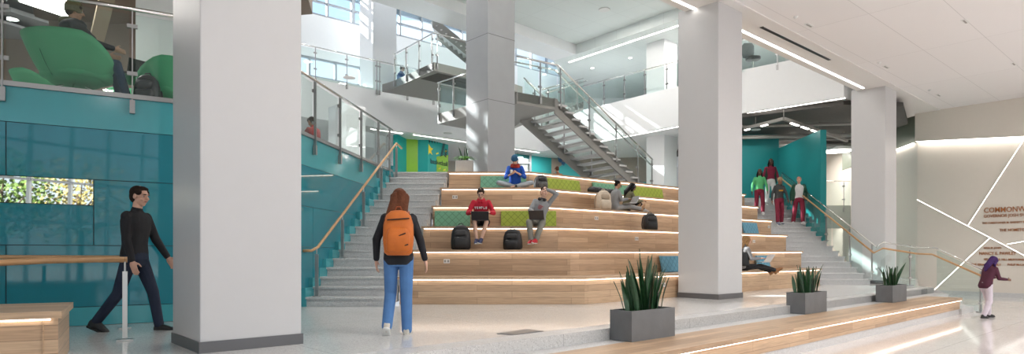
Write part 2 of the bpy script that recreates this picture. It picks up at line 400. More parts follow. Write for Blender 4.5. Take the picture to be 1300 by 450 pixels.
# teal stringers stepping beside both stairs
MB_l = MB(); MB_r = MB()
for n in range(18):
    y = 10.9 + RUN * n
    MB_l.prism([(lx(y) - .09, y - .02), (lx(y) + .0, y - .02), (lx(y + RUN), y + RUN - .02), (lx(y + RUN) - .09, y + RUN - .02)], max(0, RISE * n - .3), RISE * (n + 1) + .16)
    y = 18.4 + RUN * n
    if n >= 8: MB_r.prism([(rx(y) + .01, y - .02), (rx(y) + .10, y - .02), (rx(y + RUN) + .10, y + RUN - .02), (rx(y + RUN) + .01, y + RUN - .02)], RISE * n - .3, RISE * (n + 1) + .14)
struct(MB_l.build('trim_1', 'tealp')); struct(MB_r.build('trim_2', 'tealw'))

# ---------------------------------------------------------------- second-floor slab, walls
m = MB().prism([(-20, 14.9), (-6.15 - .859 * 3, 7.61 - .512 * 3), (-3.86, 9.02), (-3.12, 15.95), (-3.0, 16.25), (.35, 16.2), (7.9, 22.1), (8.0, 23.75), (9.9, 23.75), (10.4, 25.2), (10.6, 27.5), (15.4, 27.5), (15.4, 34), (-20, 34)], F2 - .5, F2)
struct(m.build('floor', 'stone'))
# teal wall under the lounge: base line A0 -> A1
A0 = V((-6.15 - .859 * 3, 7.61 - .512 * 3, 0)); A1 = V((-3.76, 9.04, 0)); AD = (A1 - A0).normalized(); AN = V((AD.y, -AD.x, 0))
LA = (A1 - A0).length
tw = MB().wall(A0, A1, 0, F2, .3).build('wall_left', 'teald'); struct(tw)
def tpan(s0, s1, z0, z1, name='panel', m='teal', parent=tw, lab=None, d=.02):
    a, b = A0 + AD * (s0 + .006), A0 + AD * (s1 - .006)
    return MB().wall(a + AN * d, b + AN * d, z0 + .005, z1 - .005, d - .001).build(name, m, parent)
def sA(px): # distance along the wall for a picture column
    r = (px - 650) / F; return (r * A0.y - A0.x) / (AD.x - r * AD.y)
j1, j2 = sA(8), sA(119)
tpan(0, LA, F2 - .46, F2, 'fascia_panel', 'tealp')
for a_, b_ in ((0, j1), (j1, LA)): tpan(a_, b_, 1.86, F2 - .46)
tpan(0, j2, 1.02, 1.53); tpan(j2, LA, 1.02, 1.86)
for a_, b_ in ((0, j1), (j1, LA)): tpan(a_, b_, .24, 1.02)
tpan(0, LA, .0, .24, 'base_panel', 'tealp')
tpan(0, j2, 1.53, 1.86, 'mirror_panel', 'mirror')
# teal wall beside the near stairs
B0_, B1_ = V((-3.74, 9.05, 0)), V((-3.0 - .09, 15.95, 0))
wl = struct(MB().wall(V((-3.74 - .09, 9.05, 0)), B1_, 0, F2, .2).build('wall_left', 'teald'))
ws = B1_ - V((-3.83, 9.05, 0)); wd = ws.normalized(); wn = V((wd.y, -wd.x, 0)); o0 = V((-3.83, 9.05, 0))
def span(s0, s1, z0, z1, mm='teal', nm='panel'):
    a, b = o0 + wd * (s0 + .005), o0 + wd * (s1 - .005)
    return MB().wall(a + wn * .015, b + wn * .015, z0 + .004, z1 - .004, .014).build(nm, mm, wl)
span(0, ws.length, F2 - .52, F2, 'tealp', 'fascia_panel')
span(0, ws.length, 1.74, F2 - .52)
for i in range(3): span(ws.length * i / 3, ws.length * (i + 1) / 3, 1.03, 1.74)
for i in range(3): span(ws.length * i / 3, ws.length * (i + 1) / 3, 0, 1.03)
# teal walls beside and behind the far stairs
struct(MB().wall((7.2, 25.2), (10.62, 25.2), F2, 5.75, .2).build('wall_back', 'tealw'))
struct(MB().wall((10.6, 25.35), (10.42, 21.4), .0, 5.1, .2).build('wall_right', 'tealw'))

# ---------------------------------------------------------------- big columns
def column(c, s, z0, z1, mm, nm='column', base=True, lab=None, joints=()):
    o = MB().prism([xy(c), xy(c + U * s), xy(c + U * s + W * s), xy(c + W * s)], z0, z1).build(nm, mm, bevel=.012)
    struct(o, lab)
    if base:
        c2 = c - (U + W) * .012; s2 = s + .024
        MB().prism([xy(c2), xy(c2 + U * s2), xy(c2 + U * s2 + W * s2), xy(c2 + W * s2)], z0, z0 + .105).build('base_trim', 'base', o)
    for z in joints:
        c2 = c - (U + W) * .002; s2 = s + .004
        MB().prism([xy(c2), xy(c2 + U * s2), xy(c2 + U * s2 + W * s2), xy(c2 + W * s2)], z - .006, z + .006).build('joint', 'base', o)
    return o
column(C1, .96, 0, CZ + .02, 'col'); column(CM, .93, 0, CZ + .02, 'col'); column(CR, .96, 0, CZ + .02, 'col')
column(C2, .93, F2, 13.5, 'conc', joints=(4.9, 6.6, 9.6), base=False)
column(V((-5.55, 20.5, 0)), .9, F2, 5.8, 'white'); column(V((-5.62, 25.6, 0)), 1.1, F3, 13.5, 'white', base=False)
column(V((6.25, 26.0, 0)), .9, F2, Z1, 'white', base=False)

# ---------------------------------------------------------------- lobby ceiling and beam soffit
f0 = C1 - U * 8; f1 = CM + U * 22
rw0 = V((14.66, 22.9, 0)); rw1 = rw0 - W * 17
ce = CM + U * 15.1
struct(MB().prism([xy(f0), xy(CM), xy(ce), xy(rw1 + U * .2), (30, -9), (-20, -9), (-20, -2)], CZ, CZ + .4).build('ceiling', 'ceil'))
bm_ = struct(MB().prism([xy(f0 + W * .0), xy(CM + U * 16), xy(CM + U * 16 + W * .98), xy(f0 + W * .98)], CZ - .025, CZ + 1.2).build('ceiling', 'soffit'))
# wall and ceiling from R column to the sign wall
struct(MB().prism([xy(CR + U * .9 + W * .2), xy(rw0 + V((.3, .1, 0)) - W * .3), (14.9, 27), xy(CR + U * .96 + W * 5)], CZ - .02, CZ + .6).build('ceiling', 'soffit'))
# lounge ceiling (over the second floor at the near side)
struct(MB().prism([(-20, -2), xy(C1 + W * .9), (-2.9, 7.1), (-4.19, 13.3), (-20, 16.5)], CZ - .0, CZ + .9).build('ceiling', 'tan'))

# sign wall (right), with the slanted light cove
RD = -W
def rwp(px):       # point on the sign wall for a picture column
    r = (px - 650) / F; t = (r * rw0.y - rw0.x) / (RD.x - r * RD.y); return rw0 + RD * t
struct(MB().wall(rw0, rw1, LOWZ, CZ + .1, .3).build('wall_right', 'greige'))
rn = V((-RD.y, RD.x, 0)) * -1   # faces the viewer
rn = V((RD.y, -RD.x, 0))
pA, pB = rwp(1165), rwp(1300); far = rw1
def zc(p): return 4.94 - (p - pA).length * (.35 / (pB - pA).length)
zfar = max(3.6, zc(far))
cov = MB().wall(pA + rn * .30, far + rn * .30, zc(pA), CZ, .06, z0b=zfar).build('ceiling', 'greige'); struct(cov)
MB().bar(pA + rn * .14 + V((0, 0, zc(pA) + .015)), far + rn * .14 + V((0, 0, zfar + .015)), .14, .03).build('light_strip', 'ledw', cov)
MB().wall(rw0 + rn * .02, rw1 + rn * .02, LOWZ, LOWZ + .14, .018).build('baseboard_right', 'stone')['kind'] = 'structure'
# return wall beside it
struct(MB().wall((14.62, 28), rw0, 0, 4.6, .3, z1b=4.94).build('wall_right', 'greige'))
struct(MB().wall((14.60, 28), rw0 + V((-.02, 0, 0)), 4.6, CZ, .3, z0b=4.94).build('wall_right', 'greend'))
l = thing('cove_light', 'short cove light glowing under the green-grey wall beside the end column', 'light', (14.5, 24, 4.7))
MB().bar((14.52, 27, 4.64), (14.58, 23, 4.92), .05, .03).build('light_strip', 'ledw', l)
# diagonal light tubes set into the wall
def wp(px, py, d=.012):
    p = rwp(px); return V((p.x, p.y, Z(py, p.y))) + rn * d
for i, (a_, b_, lb) in enumerate([((1165, 254), (1330, 340), 'long white light line running down across the sign wall'),
                               ((1229.5, 286.5), (1306, 169), 'white light line rising steeply above the copper headline to the cove'),
                               ((1257.5, 302), (1187, 368), 'white light line slanting down to the floor behind the handrail'),
                               ((1279, 310.5), (1330, 302), 'short white light line branching off between the copper lettering rows')]):
    t = thing('wall_light', lb, 'light', wp(*a_), group='light lines on the sign wall')
    MB().bar(wp(*a_, .01), wp(*b_, .01), .085, .02, up=tuple(rn.cross(V((0, 0, 1))))).build('channel', 'outlet', t)
    MB().bar(wp(*a_, .024), wp(*b_, .024), .065, .012, up=tuple(rn.cross(V((0, 0, 1))))).build('diffuser', 'ledw', t)
def text_mesh(name, s, origin, xdir, zdir, size, m, parent=None, ext=.012, bold=.0, xs=1.0):
    cu = bpy.data.curves.new(name, 'FONT'); cu.body = s; cu.size = size; cu.extrude = ext; cu.offset = bold; cu.resolution_u = 2
    o = bpy.data.objects.new(name, cu); COL.objects.link(o); bpy.context.view_layer.update()
    me = bpy.data.meshes.new_from_object(o.evaluated_get(bpy.context.evaluated_depsgraph_get())); bpy.data.objects.remove(o)
    x = V(xdir).normalized(); z = V(zdir).normalized(); y = x.cross(z)   # glyph normal = x cross up
    org = V(origin) - (wloc(parent) if parent else V((0, 0, 0)))
    for v in me.vertices:
        c = v.co.copy(); v.co = org + x * c.x * xs + z * c.y + y * c.z
    me.materials.clear()
    return link(name, me, m, parent)
for (px, py, cap, s, lb) in [(1249, 270.6, 6.6, 'COMMONWEALTH OF PENNSYLVANIA', 'largest copper lettering line, the headline of the sign wall'),
                        (1249, 276.8, 3.9, 'GOVERNOR JOSH SHAPIRO', 'copper lettering line directly under the large headline'),
                        (1247, 285.0, 2.5, 'THE CHRISTOPHER M. BARNETT FAMILY', 'small copper lettering line above the light branch'),
                        (1269, 294.4, 3.6, 'THE HOMETOWN FOUNDATION', 'copper lettering line just above the light line crossing'),
                        (1249, 316.4, 2.4, 'NESA M. JONES', 'smallest copper name below the crossing of light lines'),
                        (1243, 324.0, 3.9, 'NANCY E. PAWLEY', 'bold copper name above the purple-haired walker'),
                        (1249, 331.0, 2.6, 'VERONICA B. HILL-MILBOURNE', 'small copper name partly behind the purple hair'),
                        (1233, 337.6, 2.9, 'THE IBRAHIM FAMILY', 'lowest copper name beside the handrail end'),
                        (1279, 337.6, 2.7, 'PHILIP McCARTHY', 'lowest copper name past the walker')]:
    p = wp(px, py, .012); h = cap / F * p.y / .70
    tag(text_mesh('wall_lettering', s, p, RD, (0, 0, 1), h, 'copper', bold=h * .004, xs=.78), lb, 'lettering', 'copper lettering on the sign wall')

# ---------------------------------------------------------------- galleries (third floor)
G0 = V((-6.19, 23.7, 0)); G1 = V((1.5, 30.3, 0)); gd = (G1 - G0).normalized()
GL = G0 - gd * 14
G2 = V((8.1, 21.9, 0)); G3 = V((10.35, 19.75, 0))
pl = [GL, G1, G2, G3, V((11.9, 21.2, 0)), V((14.9, 24.6, 0)), V((22, 36, 0)), V((-24, 36, 0))]
struct(MB().prism([xy(p) for p in pl], 5.8, F3).build('floor', 'white'))
# gallery soffit lights
def ledline(a, b, z, w, lab, m='ledw', grp='linear ceiling lights'):
    a = V((a[0], a[1], z)); b = V((b[0], b[1], z)); t = thing('ceiling_light', lab, 'light', a, group=grp)
    MB().bar(a, b, w + .03, .02).build('housing', 'outlet', t)
    MB().bar(a - V((0, 0, .008)), b - V((0, 0, .008)), w, .02).build('diffuser', m, t)
gn = V((-gd.y, gd.x, 0))
ledline(G0 + gd * 1.2 + gn * .35, G0 + gd * 2.6 + gn * .35, 5.795, .1, 'short linear light over the lime and teal mural corner')
ledline(G0 + gd * 3.1 + gn * .3, G1 + gn * .3, 5.795, .07, 'long thin linear light under the gallery above the leaf mural')
hd = (G2 - G1).normalized(); hn = V((-hd.y, hd.x, 0))
ledline(G1 + hd * 3.2 + hn * .12, G1 + hd * 9.0 + hn * .12, 5.795, .07, 'linear light under the gallery behind the steel stair')
hd2 = (G3 - G2).normalized(); hn2 = V((-hd2.y, hd2.x, 0))
ledline(G2 - hd2 * 1.5 + hn2 * .10, G3 + hn2 * .10, 5.795, .07, 'linear light under the balcony edge above the descending students')
ledline(CM + U * .99 + W * .52, CR - U * .25 + W * .52, CZ - .028, .07, 'bright linear light in the soffit between the middle and end columns')
ledline(CM - U * 2.4 + W * .52, CM - U * .02 + W * .52, CZ - .028, .07, 'linear light in the soffit just before the middle column')
a = CM + U * 2.0 + W * .13; b = CM + U * 5.6 + W * .13
v = thing('air_diffuser', 'long black slot diffuser in the ceiling soffit beside the linear light', 'vent', (a.x, a.y, CZ - .03))
MB().bar(a + V((0, 0, CZ - .038)), b + V((0, 0, CZ - .038)), .075, .012).build('slot', 'black', v)
MB().bar(a + V((0, 0, CZ - .031)), b + V((0, 0, CZ - .031)), .11, .01).build('rim', 'outlet', v)
# small ceiling fittings
for (px, py, lb) in [(1225, 27, 'small white slot fitting in the ceiling nearest the top edge'), (1287, 81, 'small white slot fitting in the ceiling above the sign wall'), (1192, 121, 'small slot fitting in the ceiling close to the sign wall corner'),
                 (1027, 32, 'small slot fitting in the ceiling beside the black slot diffuser'), (1125, 85, 'small slot fitting in the ceiling over the end column')]:
    Y = (CZ - HC) * F / (322 - py); p = V((X(px, Y), Y, CZ - .005))
    t = thing('ceiling_vent', lb, 'vent', p, math.atan2(U.y, U.x), 'slot fittings in the lobby ceiling')
    o = MB().box((0, 0, 0), (.30, .09, .012)); o.v = [q + p for q in o.v]; o.build('rim', 'outlet', t)
    o = MB().box((0, 0, -.006), (.24, .035, .01)); o.v = [q + p for q in o.v]; o.build('slot', 'pipe', t)
for (px, py, lb) in [(1010, 21, 'above the black slot diffuser'), (1116, 79, 'over the end column'), (1180, 114, 'near the sign wall corner'), (1222, 137, 'at the edge of the sign wall')]:
    Y = (CZ - HC) * F / (322 - py); p = V((X(px, Y), Y, CZ))
    t = MB().tube([p, p - V((0, 0, .02)), p - V((0, 0, .05))], [.05, .045, .02], 12).build('sprinkler_head', 'outlet'); tag(t, 'round white sprinkler head in the lobby ceiling ' + lb, 'sprinkler', 'sprinkler heads in the lobby ceiling')

# ---------------------------------------------------------------- atrium ceiling and added sun-blocking roofs
K = V((2.83, 28.06, 0)); k1 = V((-.985, 0, 0))
ku = K - V((.704, .71, 0)) * 11.5; kv = K + V((.63, -.777, 0)) * 14
struct(MB().prism([xy(K), xy(ku), (-4, 6.5), (4.9, 13.9), xy(kv)], 10.18, 10.4).build('ceiling', 'ceil2'))
ud_ = V((.704, .71, 0)); nu_ = V((-.71, .704, 0))
struct(MB().prism([xy(K + ud_ * .0), xy(ku), xy(ku + nu_ * 1.3), xy(K + nu_ * 1.3)], Z1, 10.6).build('ceiling', 'white'))
# floor-4 slab beyond the other side of the recess
struct(MB().prism([xy(K + nu_ * 1.3 + ud_ * .0), xy(K), xy(kv), xy(kv + V((8, 2, 0))), (22, 36), (3.2, 36)], Z1, 10.7).build('ceiling', 'ceil2'))
kd = (kv - K).normalized(); kn = V((-kd.y, kd.x, 0))
ledline(K + kd * .2 + kn * .55 - kd * 1.2, K + kd * 5.2 + kn * .55, Z1 - .005, .10, 'long bright linear light across the high atrium soffit')
for (px, py) in [(691, 94), (752, 86), (800, 73), (831, 58)]:
    Y = (Z1 - HC) * F / (322 - py) ; p = V((X(px, Y), Y, Z1 - .004))
    t = thing('downlight', {691: 'small round downlight in the high ceiling nearest the square column', 752: 'small round downlight in the high ceiling over the steel stair landing', 800: 'small round downlight in the high ceiling above the gallery glass', 831: 'small round downlight in the high ceiling beside the pale column'}[px], 'light', p, group='downlights in the high ceiling')
    MB().tube([p, p - V((0, 0, .02))], .10, 14).build('rim', 'outlet', t); MB().tube([p - V((0, 0, .015)), p - V((0, 0, .026))], .075, 14).build('lens', 'lamp', t)
# high window wall behind the left gallery
w0 = V((-8.18, 25.95, 0)) - gd * 12; w1 = w0 + gd * 30
struct(MB().wall(w0, w1, 9.0, 10.75, .3).build('wall_back', 'white'))
struct(MB().wall(w0, w1, 14.6, 15.4, .3).build('wall_back', 'white'))
struct(MB().wall(w0 + gd * 19, w1, F3, 9.0, .3).build('wall_back', 'white'))
wi = MB()
struct(MB().wall(w0 - gd * 1, w0 + gd * 3.5, 10.75, 14.6, .3).build('wall_back', 'white'))  # unseen panel added over the window end, keeps sun off the middle column
win = struct(thing('window_1', 'high row of clear windows showing blue sky', 'window', tuple(w0 + V((0, 0, 10.75)))))
n_m = 26
for i in range(n_m + 1):
    p = w0 + gd * (30 * i / n_m); w_ = .07 if i % 4 else .14
    MB().box(p + gn * .12 + V((0, 0, 12.65)), (w_, .16, 3.9), math.atan2(gd.y, gd.x)).build('mullion', 'frame', win)
for z in (10.8, 11.35, 12.2, 12.9, 13.6, 14.57): MB().bar(w0 + gn * .12 + V((0, 0, z)), w1 + gn * .12 + V((0, 0, z)), .12, .07).build('transom', 'frame', win)  # the middle transoms are added out of view to stripe the sunlight
MB().wall(w0 + gn * .10, w1 + gn * .10, 10.75, 14.6, .02).build('pane', 'winglass', win)
win2 = struct(thing('window_2', 'lower row of windows behind the gallery guard glass', 'window', tuple(w0 + V((0, 0, F3)))))
for i in range(17):
    p = w0 + gd * (1.15 * i + .4)
    MB().box(p + gn * .12 + V((0, 0, 8.15)), (.09, .16, 1.7), math.atan2(gd.y, gd.x)).build('mullion', 'frame', win2)
for z in (7.36, 8.2, 8.96): MB().bar(w0 + gn * .12 + V((0, 0, z)), w0 + gd * 19 + gn * .12 + V((0, 0, z)), .12, .09).build('transom', 'frame', win2)
MB().wall(w0 + gn * .10, w0 + gd * 19 + gn * .10, F3, 9.0, .02).build('pane', 'winglass', win2)
struct(MB().prism([xy(ku - ud_*6 + nu_ * 1.2), xy(K + nu_ * 1.2 - ud_ * 3), xy(K + nu_ * 8 - ud_ * 3), xy(ku - ud_*6 + nu_ * 9)], 14.9, 15.2).build('sun_block_roof', 'white'))  # unseen strip, made solid to stop sun entering above the gallery
struct(MB().prism([(-24, -8), (-26, 14), (-15.3, 23), (-9, 17), (-9, -8)], 15.25, 15.4).build('sun_block_roof', 'white'))  # extra unseen sheet added to block a sun patch on the middle column
struct(MB().prism([(-24, -2), xy(ku + nu_ * 1.2), xy(K + nu_ * 1.2 + ud_ * 1), (22, 36), (30, 20), (12, 10), (-4, 4), (-20, -8)], 14.9, 15.2).build('sun_block_roof', 'white'))  # unseen cover put over the building to block the sun
struct(MB().prism([xy(K + nu_ * 1.2 - ud_ * 3.2), xy(K + nu_ * 1.2 + ud_ * 3), xy(K + nu_ * 9 + ud_ * 3), xy(K + nu_ * 9 - ud_ * 3.2)], 15.25, 15.4).build('sun_block_roof', 'white'))  # unseen sheet added over the skylight to keep sun off the gallery fascia
for z in (11.95, 12.75, 13.55):
    MB().bar(w0 + gn * .22 + V((0, 0, z)), w1 + gn * .22 + V((0, 0, z)), .10, .30).build('sun_stripe_bar', 'frame', win)  # unseen bars added so sun reaches the square column in streaks
struct(MB().wall((-19, 34), (-19, -9), LOWZ, 14.2, .3).build('wall_left', 'white'))  # tall unseen wall added as a sun blocker for the foreground
struct(MB().wall((22, 36), (-20, 36), 2.4, 14.2, -.3).build('wall_back', 'white'))
struct(MB().wall((22, 36), (14.9, 24), 6, 14.2, -.3).build('wall_right', 'white'))
# wall that closes the third floor above the beam
struct(MB().wall(CM - U * 20 + W * .7, CM + U * 16 + W * .7, CZ + .3, 10.3, -.2).build('wall_front', 'white'))

# ---------------------------------------------------------------- second-floor back walls
struct(MB().wall((18.0, 31.0), (9.0, 31.0), 0, 5.8, -.2).build('wall_back', 'greige'))
def fl(px, Y): return (X(px, Y), Y)
mw = struct(MB().wall(fl(543, 27.2), fl(569, 28.4), F2, 5.8, .2).build('wall_back', 'tealm'), 'teal and lime painted mural wall with black leaves', 'wall')
MWa = V(fl(543, 27.2) + (0,)); MWb = V(fl(569, 28.4) + (0,)); MWd = (MWb - MWa).normalized(); MWn = V((MWd.y, -MWd.x, 0))
def mp_(px, py, d=.01):
    r = (px - 650) / F; t = (r * MWa.y - MWa.x) / (MWd.x - r * MWd.y); p = MWa + MWd * t; return V((p.x, p.y, Z(py, p.y))) + MWn * d
def patch(pts, m, par, nm, f=mp_, d=.01):
    return MB().extr([f(a_, b_, d) for a_, b_ in pts], (0, -.004, 0)).build(nm, m, par, norm=True)
struct(MB().wall(fl(530.5, 27.2), fl(543, 27.2), F2, 5.8, .2).build('wall_back', 'tealm'))
struct(MB().wall(fl(505, 26.0), fl(516, 27.0), F2, 5.8, .2).build('wall_back', 'tealm'))
struct(MB().wall(fl(516, 27.0), fl(530.5, 27.2), F2, 5.8, .2).build('wall_back', 'lime'))
patch([(554, 199), (568.8, 197), (568.8, 224), (554, 224)], 'lime', mw, 'painted_patch')
for (x0, y0, ang, ln) in [(533, 176, -12, 34), (566.5, 178, -100, 28)]:
    for i in range(8):
        f_ = (i + .5) / 8; cx = x0 + math.cos(R(ang)) * ln * f_ * .8; cy = y0 - math.sin(R(ang)) * ln * f_ * (.2 if ang > -50 else .7)
        for sg in ((1,) if ang > -50 else (1, -1)):
            a2 = R(ang - 75 * sg if ang > -50 else ang + 50 * sg); l2 = 6.0
            ex, ey = cx + math.cos(a2) * l2, cy - math.sin(a2) * l2
            if 543.5 < cx < 568 and 543.5 < ex < 568.5:
                nx, ny = -(ey - cy) / l2 * .9, (ex - cx) / l2 * .9
                patch([(cx, cy), ((cx + ex) / 2 + nx, (cy + ey) / 2 + ny), (ex, ey), ((cx + ex) / 2 - nx, (cy + ey) / 2 - ny)], 'inkd', mw, 'painted_leaf', d=.02)
patch([(543.6, 183), (547, 188), (549.5, 189), (547, 192), (548.5, 197), (545, 194), (543.6, 197)], 'yellow', mw, 'painted_flower', d=.02)
o = text_mesh('lettering', 'basketball', mp_(546, 207.5, .02), MWd, (0, 0, 1), .30, 'inkd', mw, ext=.004)
for i, (px, py) in enumerate([(556, 214), (562, 216), (553, 195), (564, 192)]):
    patch([(px, py), (px + 3, py - 1.3), (px + 3.4, py + .4), (px + .6, py + 1.5)], 'yellow', mw, 'painted_stroke', d=.02)
# pale wall with round lights past the mural; teal walls behind the steel stair
struct(MB().wall(fl(560, 33.4), fl(660, 33.5), F2, 5.8, .2).build('wall_back', 'greige'))
for (px, py, w_) in [(577, 186, .9), (580, 193, 1.1)]:
    Y = 31.; p = V((X(px, Y), Y, Z(py, Y)))
    t = thing('pendant_light', 'round glowing ceiling light beside the mural, ' + ('upper' if py < 190 else 'lower') + ' of two', 'light', p, group='round ceiling lights')
    MB().tube([p, p + V((0, 0, .1))], w_ / 2, 24).build('drum', 'outlet', t); MB().tube([p - V((0, 0, .02)), p + V((0, 0, .0))], w_ / 2 - .03, 24).build('diffuser', 'ledw', t)
tb = struct(MB().wall(fl(655, 31), fl(700, 32.4), F2, 5.8, .2).build('wall_back', 'tealw'))
struct(MB().wall(fl(700, 32.4), fl(745, 32.6), F2, 5.8, .2).build('wall_back', 'tan'))
struct(MB().wall(fl(745, 32.6), fl(832, 32.0), F2, 5.8, .2).build('wall_back', 'tan'))
t = struct(thing('window_4', 'grey framed interior window in the teal wall', 'window', V(fl(655, 30.9) + (4.0,))))
def fq(px, py, Y): return V((X(px, Y), Y, Z(py, Y)))
MB().bar(fq(657, 194, 30.7), fq(673.5, 194, 31.3), .06, .12).build('frame', 'frame', t); MB().bar(fq(657, 207, 30.7), fq(673.5, 207, 31.3), .06, .08).build('transom', 'frame', t)
MB().bar(fq(673.5, 194, 31.3), fq(673.5, 222, 31.3), .1, .1).build('frame', 'frame', t)
MB().wall(fl(657, 30.75), fl(673.5, 31.35), F2, 5.85 - .2, .01).build('pane', 'winglass', t)
MB().wall(fl(657, 30.85), fl(673.5, 31.42), F2, 5.6, .01).build('blind', 'greige', t)
# painted tan leaf patch + teal strip
def onw(px, py, Y=32.2): return V((X(px, Y), Y, Z(py, Y)))
o = MB().extr([onw(702, 226), onw(708, 214), onw(717, 207), onw(722, 203), onw(745, 226)], (0, .02, 0)).build('wall_mural', 'tealw', norm=True); tag(o, 'teal painted mural shape on the tan wall under the steel stair', 'mural')
for i, (px, py) in enumerate([(711, 203), (715, 207), (719, 201)]):
    MB().extr([onw(px - 3, py - 4, 32.1), onw(px, py - 1, 32.1), onw(px + 4, py - 3, 32.1), onw(px + 1, py + 4, 32.1), onw(px - 2, py + 2, 32.1)], (0, .02, 0)).build('painted_leaf', 'navy', o, norm=True)
struct(MB().wall(fl(780, 31.5), fl(832, 31.2), 4.15, 4.45, .1).build('trim_3', 'tealw'))
# exposed ceiling over the far stair landing: pipes, duct, track lights
cvoid = struct(MB().prism([xy(G2 + V((-1.5, 1.2, 0))), xy(G3 + V((.2, .4, 0))), (12.6, 20.4), (14.5, 23.2), (14.6, 31), (8, 31)], 5.66, 5.79).build('ceiling', 'dark'))
for i in range(6):
    y = 21.8 + i * 1.5 + (.7 if i == 1 else 0)
    t = MB().tube([(8.0, y + .8, 5.45), (13.1 + .25 * i, y + .2, 5.45)], .05 + .03 * (i % 2), 8).build('ceiling_pipe', 'pipe'); tag(t, 'grey pipe under the dark exposed ceiling over the landing, ' + ['nearest the balcony edge', 'second from the balcony edge', 'third from the balcony edge', 'fourth from the balcony edge', 'fifth from the balcony edge', 'deepest inside'][i], 'pipe', 'pipes under the exposed ceiling')
tl = thing('track_light', 'long pale ceiling track with bright dashes above the teal stair wall', 'light', (9.2, 23, 5.3))
P0, P1, P2 = fq(945, 163.5, 22.5), fq(995, 151, 20.8), fq(1075, 179, 24.9)
MB().bar(P0, P1, .10, .10).build('track', 'pipe', tl); MB().bar(P1, P2, .10, .10).build('track', 'pipe', tl)
for q in (P0.lerp(P1, .3), P1, P1.lerp(P2, .5), P1.lerp(P2, .95)): MB().tube([q, V((q.x, q.y, 5.66))], .012, 6).build('hanger', 'pipe', tl)
for a_, b_, f0_, f1_ in [(P0, P1, .02, .14), (P0, P1, .45, .60), (P1, P2, .1, .2), (P1, P2, .25, .35), (P1, P2, .4, .5)]:
    MB().bar(a_.lerp(b_, f0_) - V((0, 0, .06)), a_.lerp(b_, f1_) - V((0, 0, .06)), .08, .03).build('lamp', 'ledw', tl)
p = fq(1050, 143, 22.5)
t = thing('spotlight', 'small white cylinder spotlight under the exposed ceiling', 'light', p); MB().tube([p, p + V((0, 0, .22))], .07, 12).build('can', 'outlet', t); MB().tube([p - V((0, 0, .01)), p], .05, 12).build('lens', 'lamp', t)
p = fq(1063, 192, 27); t = thing('pendant_light', 'large round flat ceiling light in the elevator lobby', 'light', p, group='round ceiling lights')
MB().tube([p + V((0, 0, 0)), p + V((0, 0, .12))], .62, 32).build('drum', 'outlet', t); MB().tube([p - V((0, 0, .015)), p], .58, 32).build('diffuser', 'ledw', t)
dr = struct(thing('door_1', 'grey elevator door in a pale lobby wall', 'door', (15.6, 30.8, F2)))
MB().wall(fl(1064, 30.6), fl(1080, 30.6), F2, F2 + 2.3, .1).build('frame', 'outlet', dr); MB().wall(fl(1066.5, 30.5), fl(1080, 30.5), F2, F2 + 2.2, .05).build('leaf', 'steeld', dr)
o = MB().box(fq(1049.5, 245, 30.9), (.28, .03, .42)).build('wall_sign', 'outlet'); tag(o, 'small white wall sign with a red panel in the elevator lobby', 'sign'); MB().box(fq(1049.5, 245, 30.87), (.14, .03, .26)).build('red_panel', mat('sign_red', (.5, .04, .03), .5), o)
struct(MB().wall((10.6, 27.48), (15.4, 27.48), 2.0, F2 + .02, -.12).build('trim_4', mat('grey_fascia', (.38, .40, .36), .4)))
dr = struct(thing('door_2', 'dark doorway in the bright lower lobby', 'door', (15.6, 30.8, 0)))
MB().wall(fl(1066, 30.7), fl(1076, 30.7), 0, .95 + .95, .1).build('leaf', 'greend', dr)
p = fq(1062, 287, 29); t = thing('ceiling_light', 'glowing ceiling light in the lower lobby seen beneath the landing', 'light', p, group='linear ceiling lights')
MB().box(p + V((0, 0, .05)), (2.6, .7, .05)).build('housing', 'outlet', t); MB().box(p, (2.4, .5, .04)).build('diffuser', 'ledw', t)
struct(MB().wall((15.4, 31), (15.4, 24.5), 0, 5.8, -.2).build('wall_right', 'greige'))

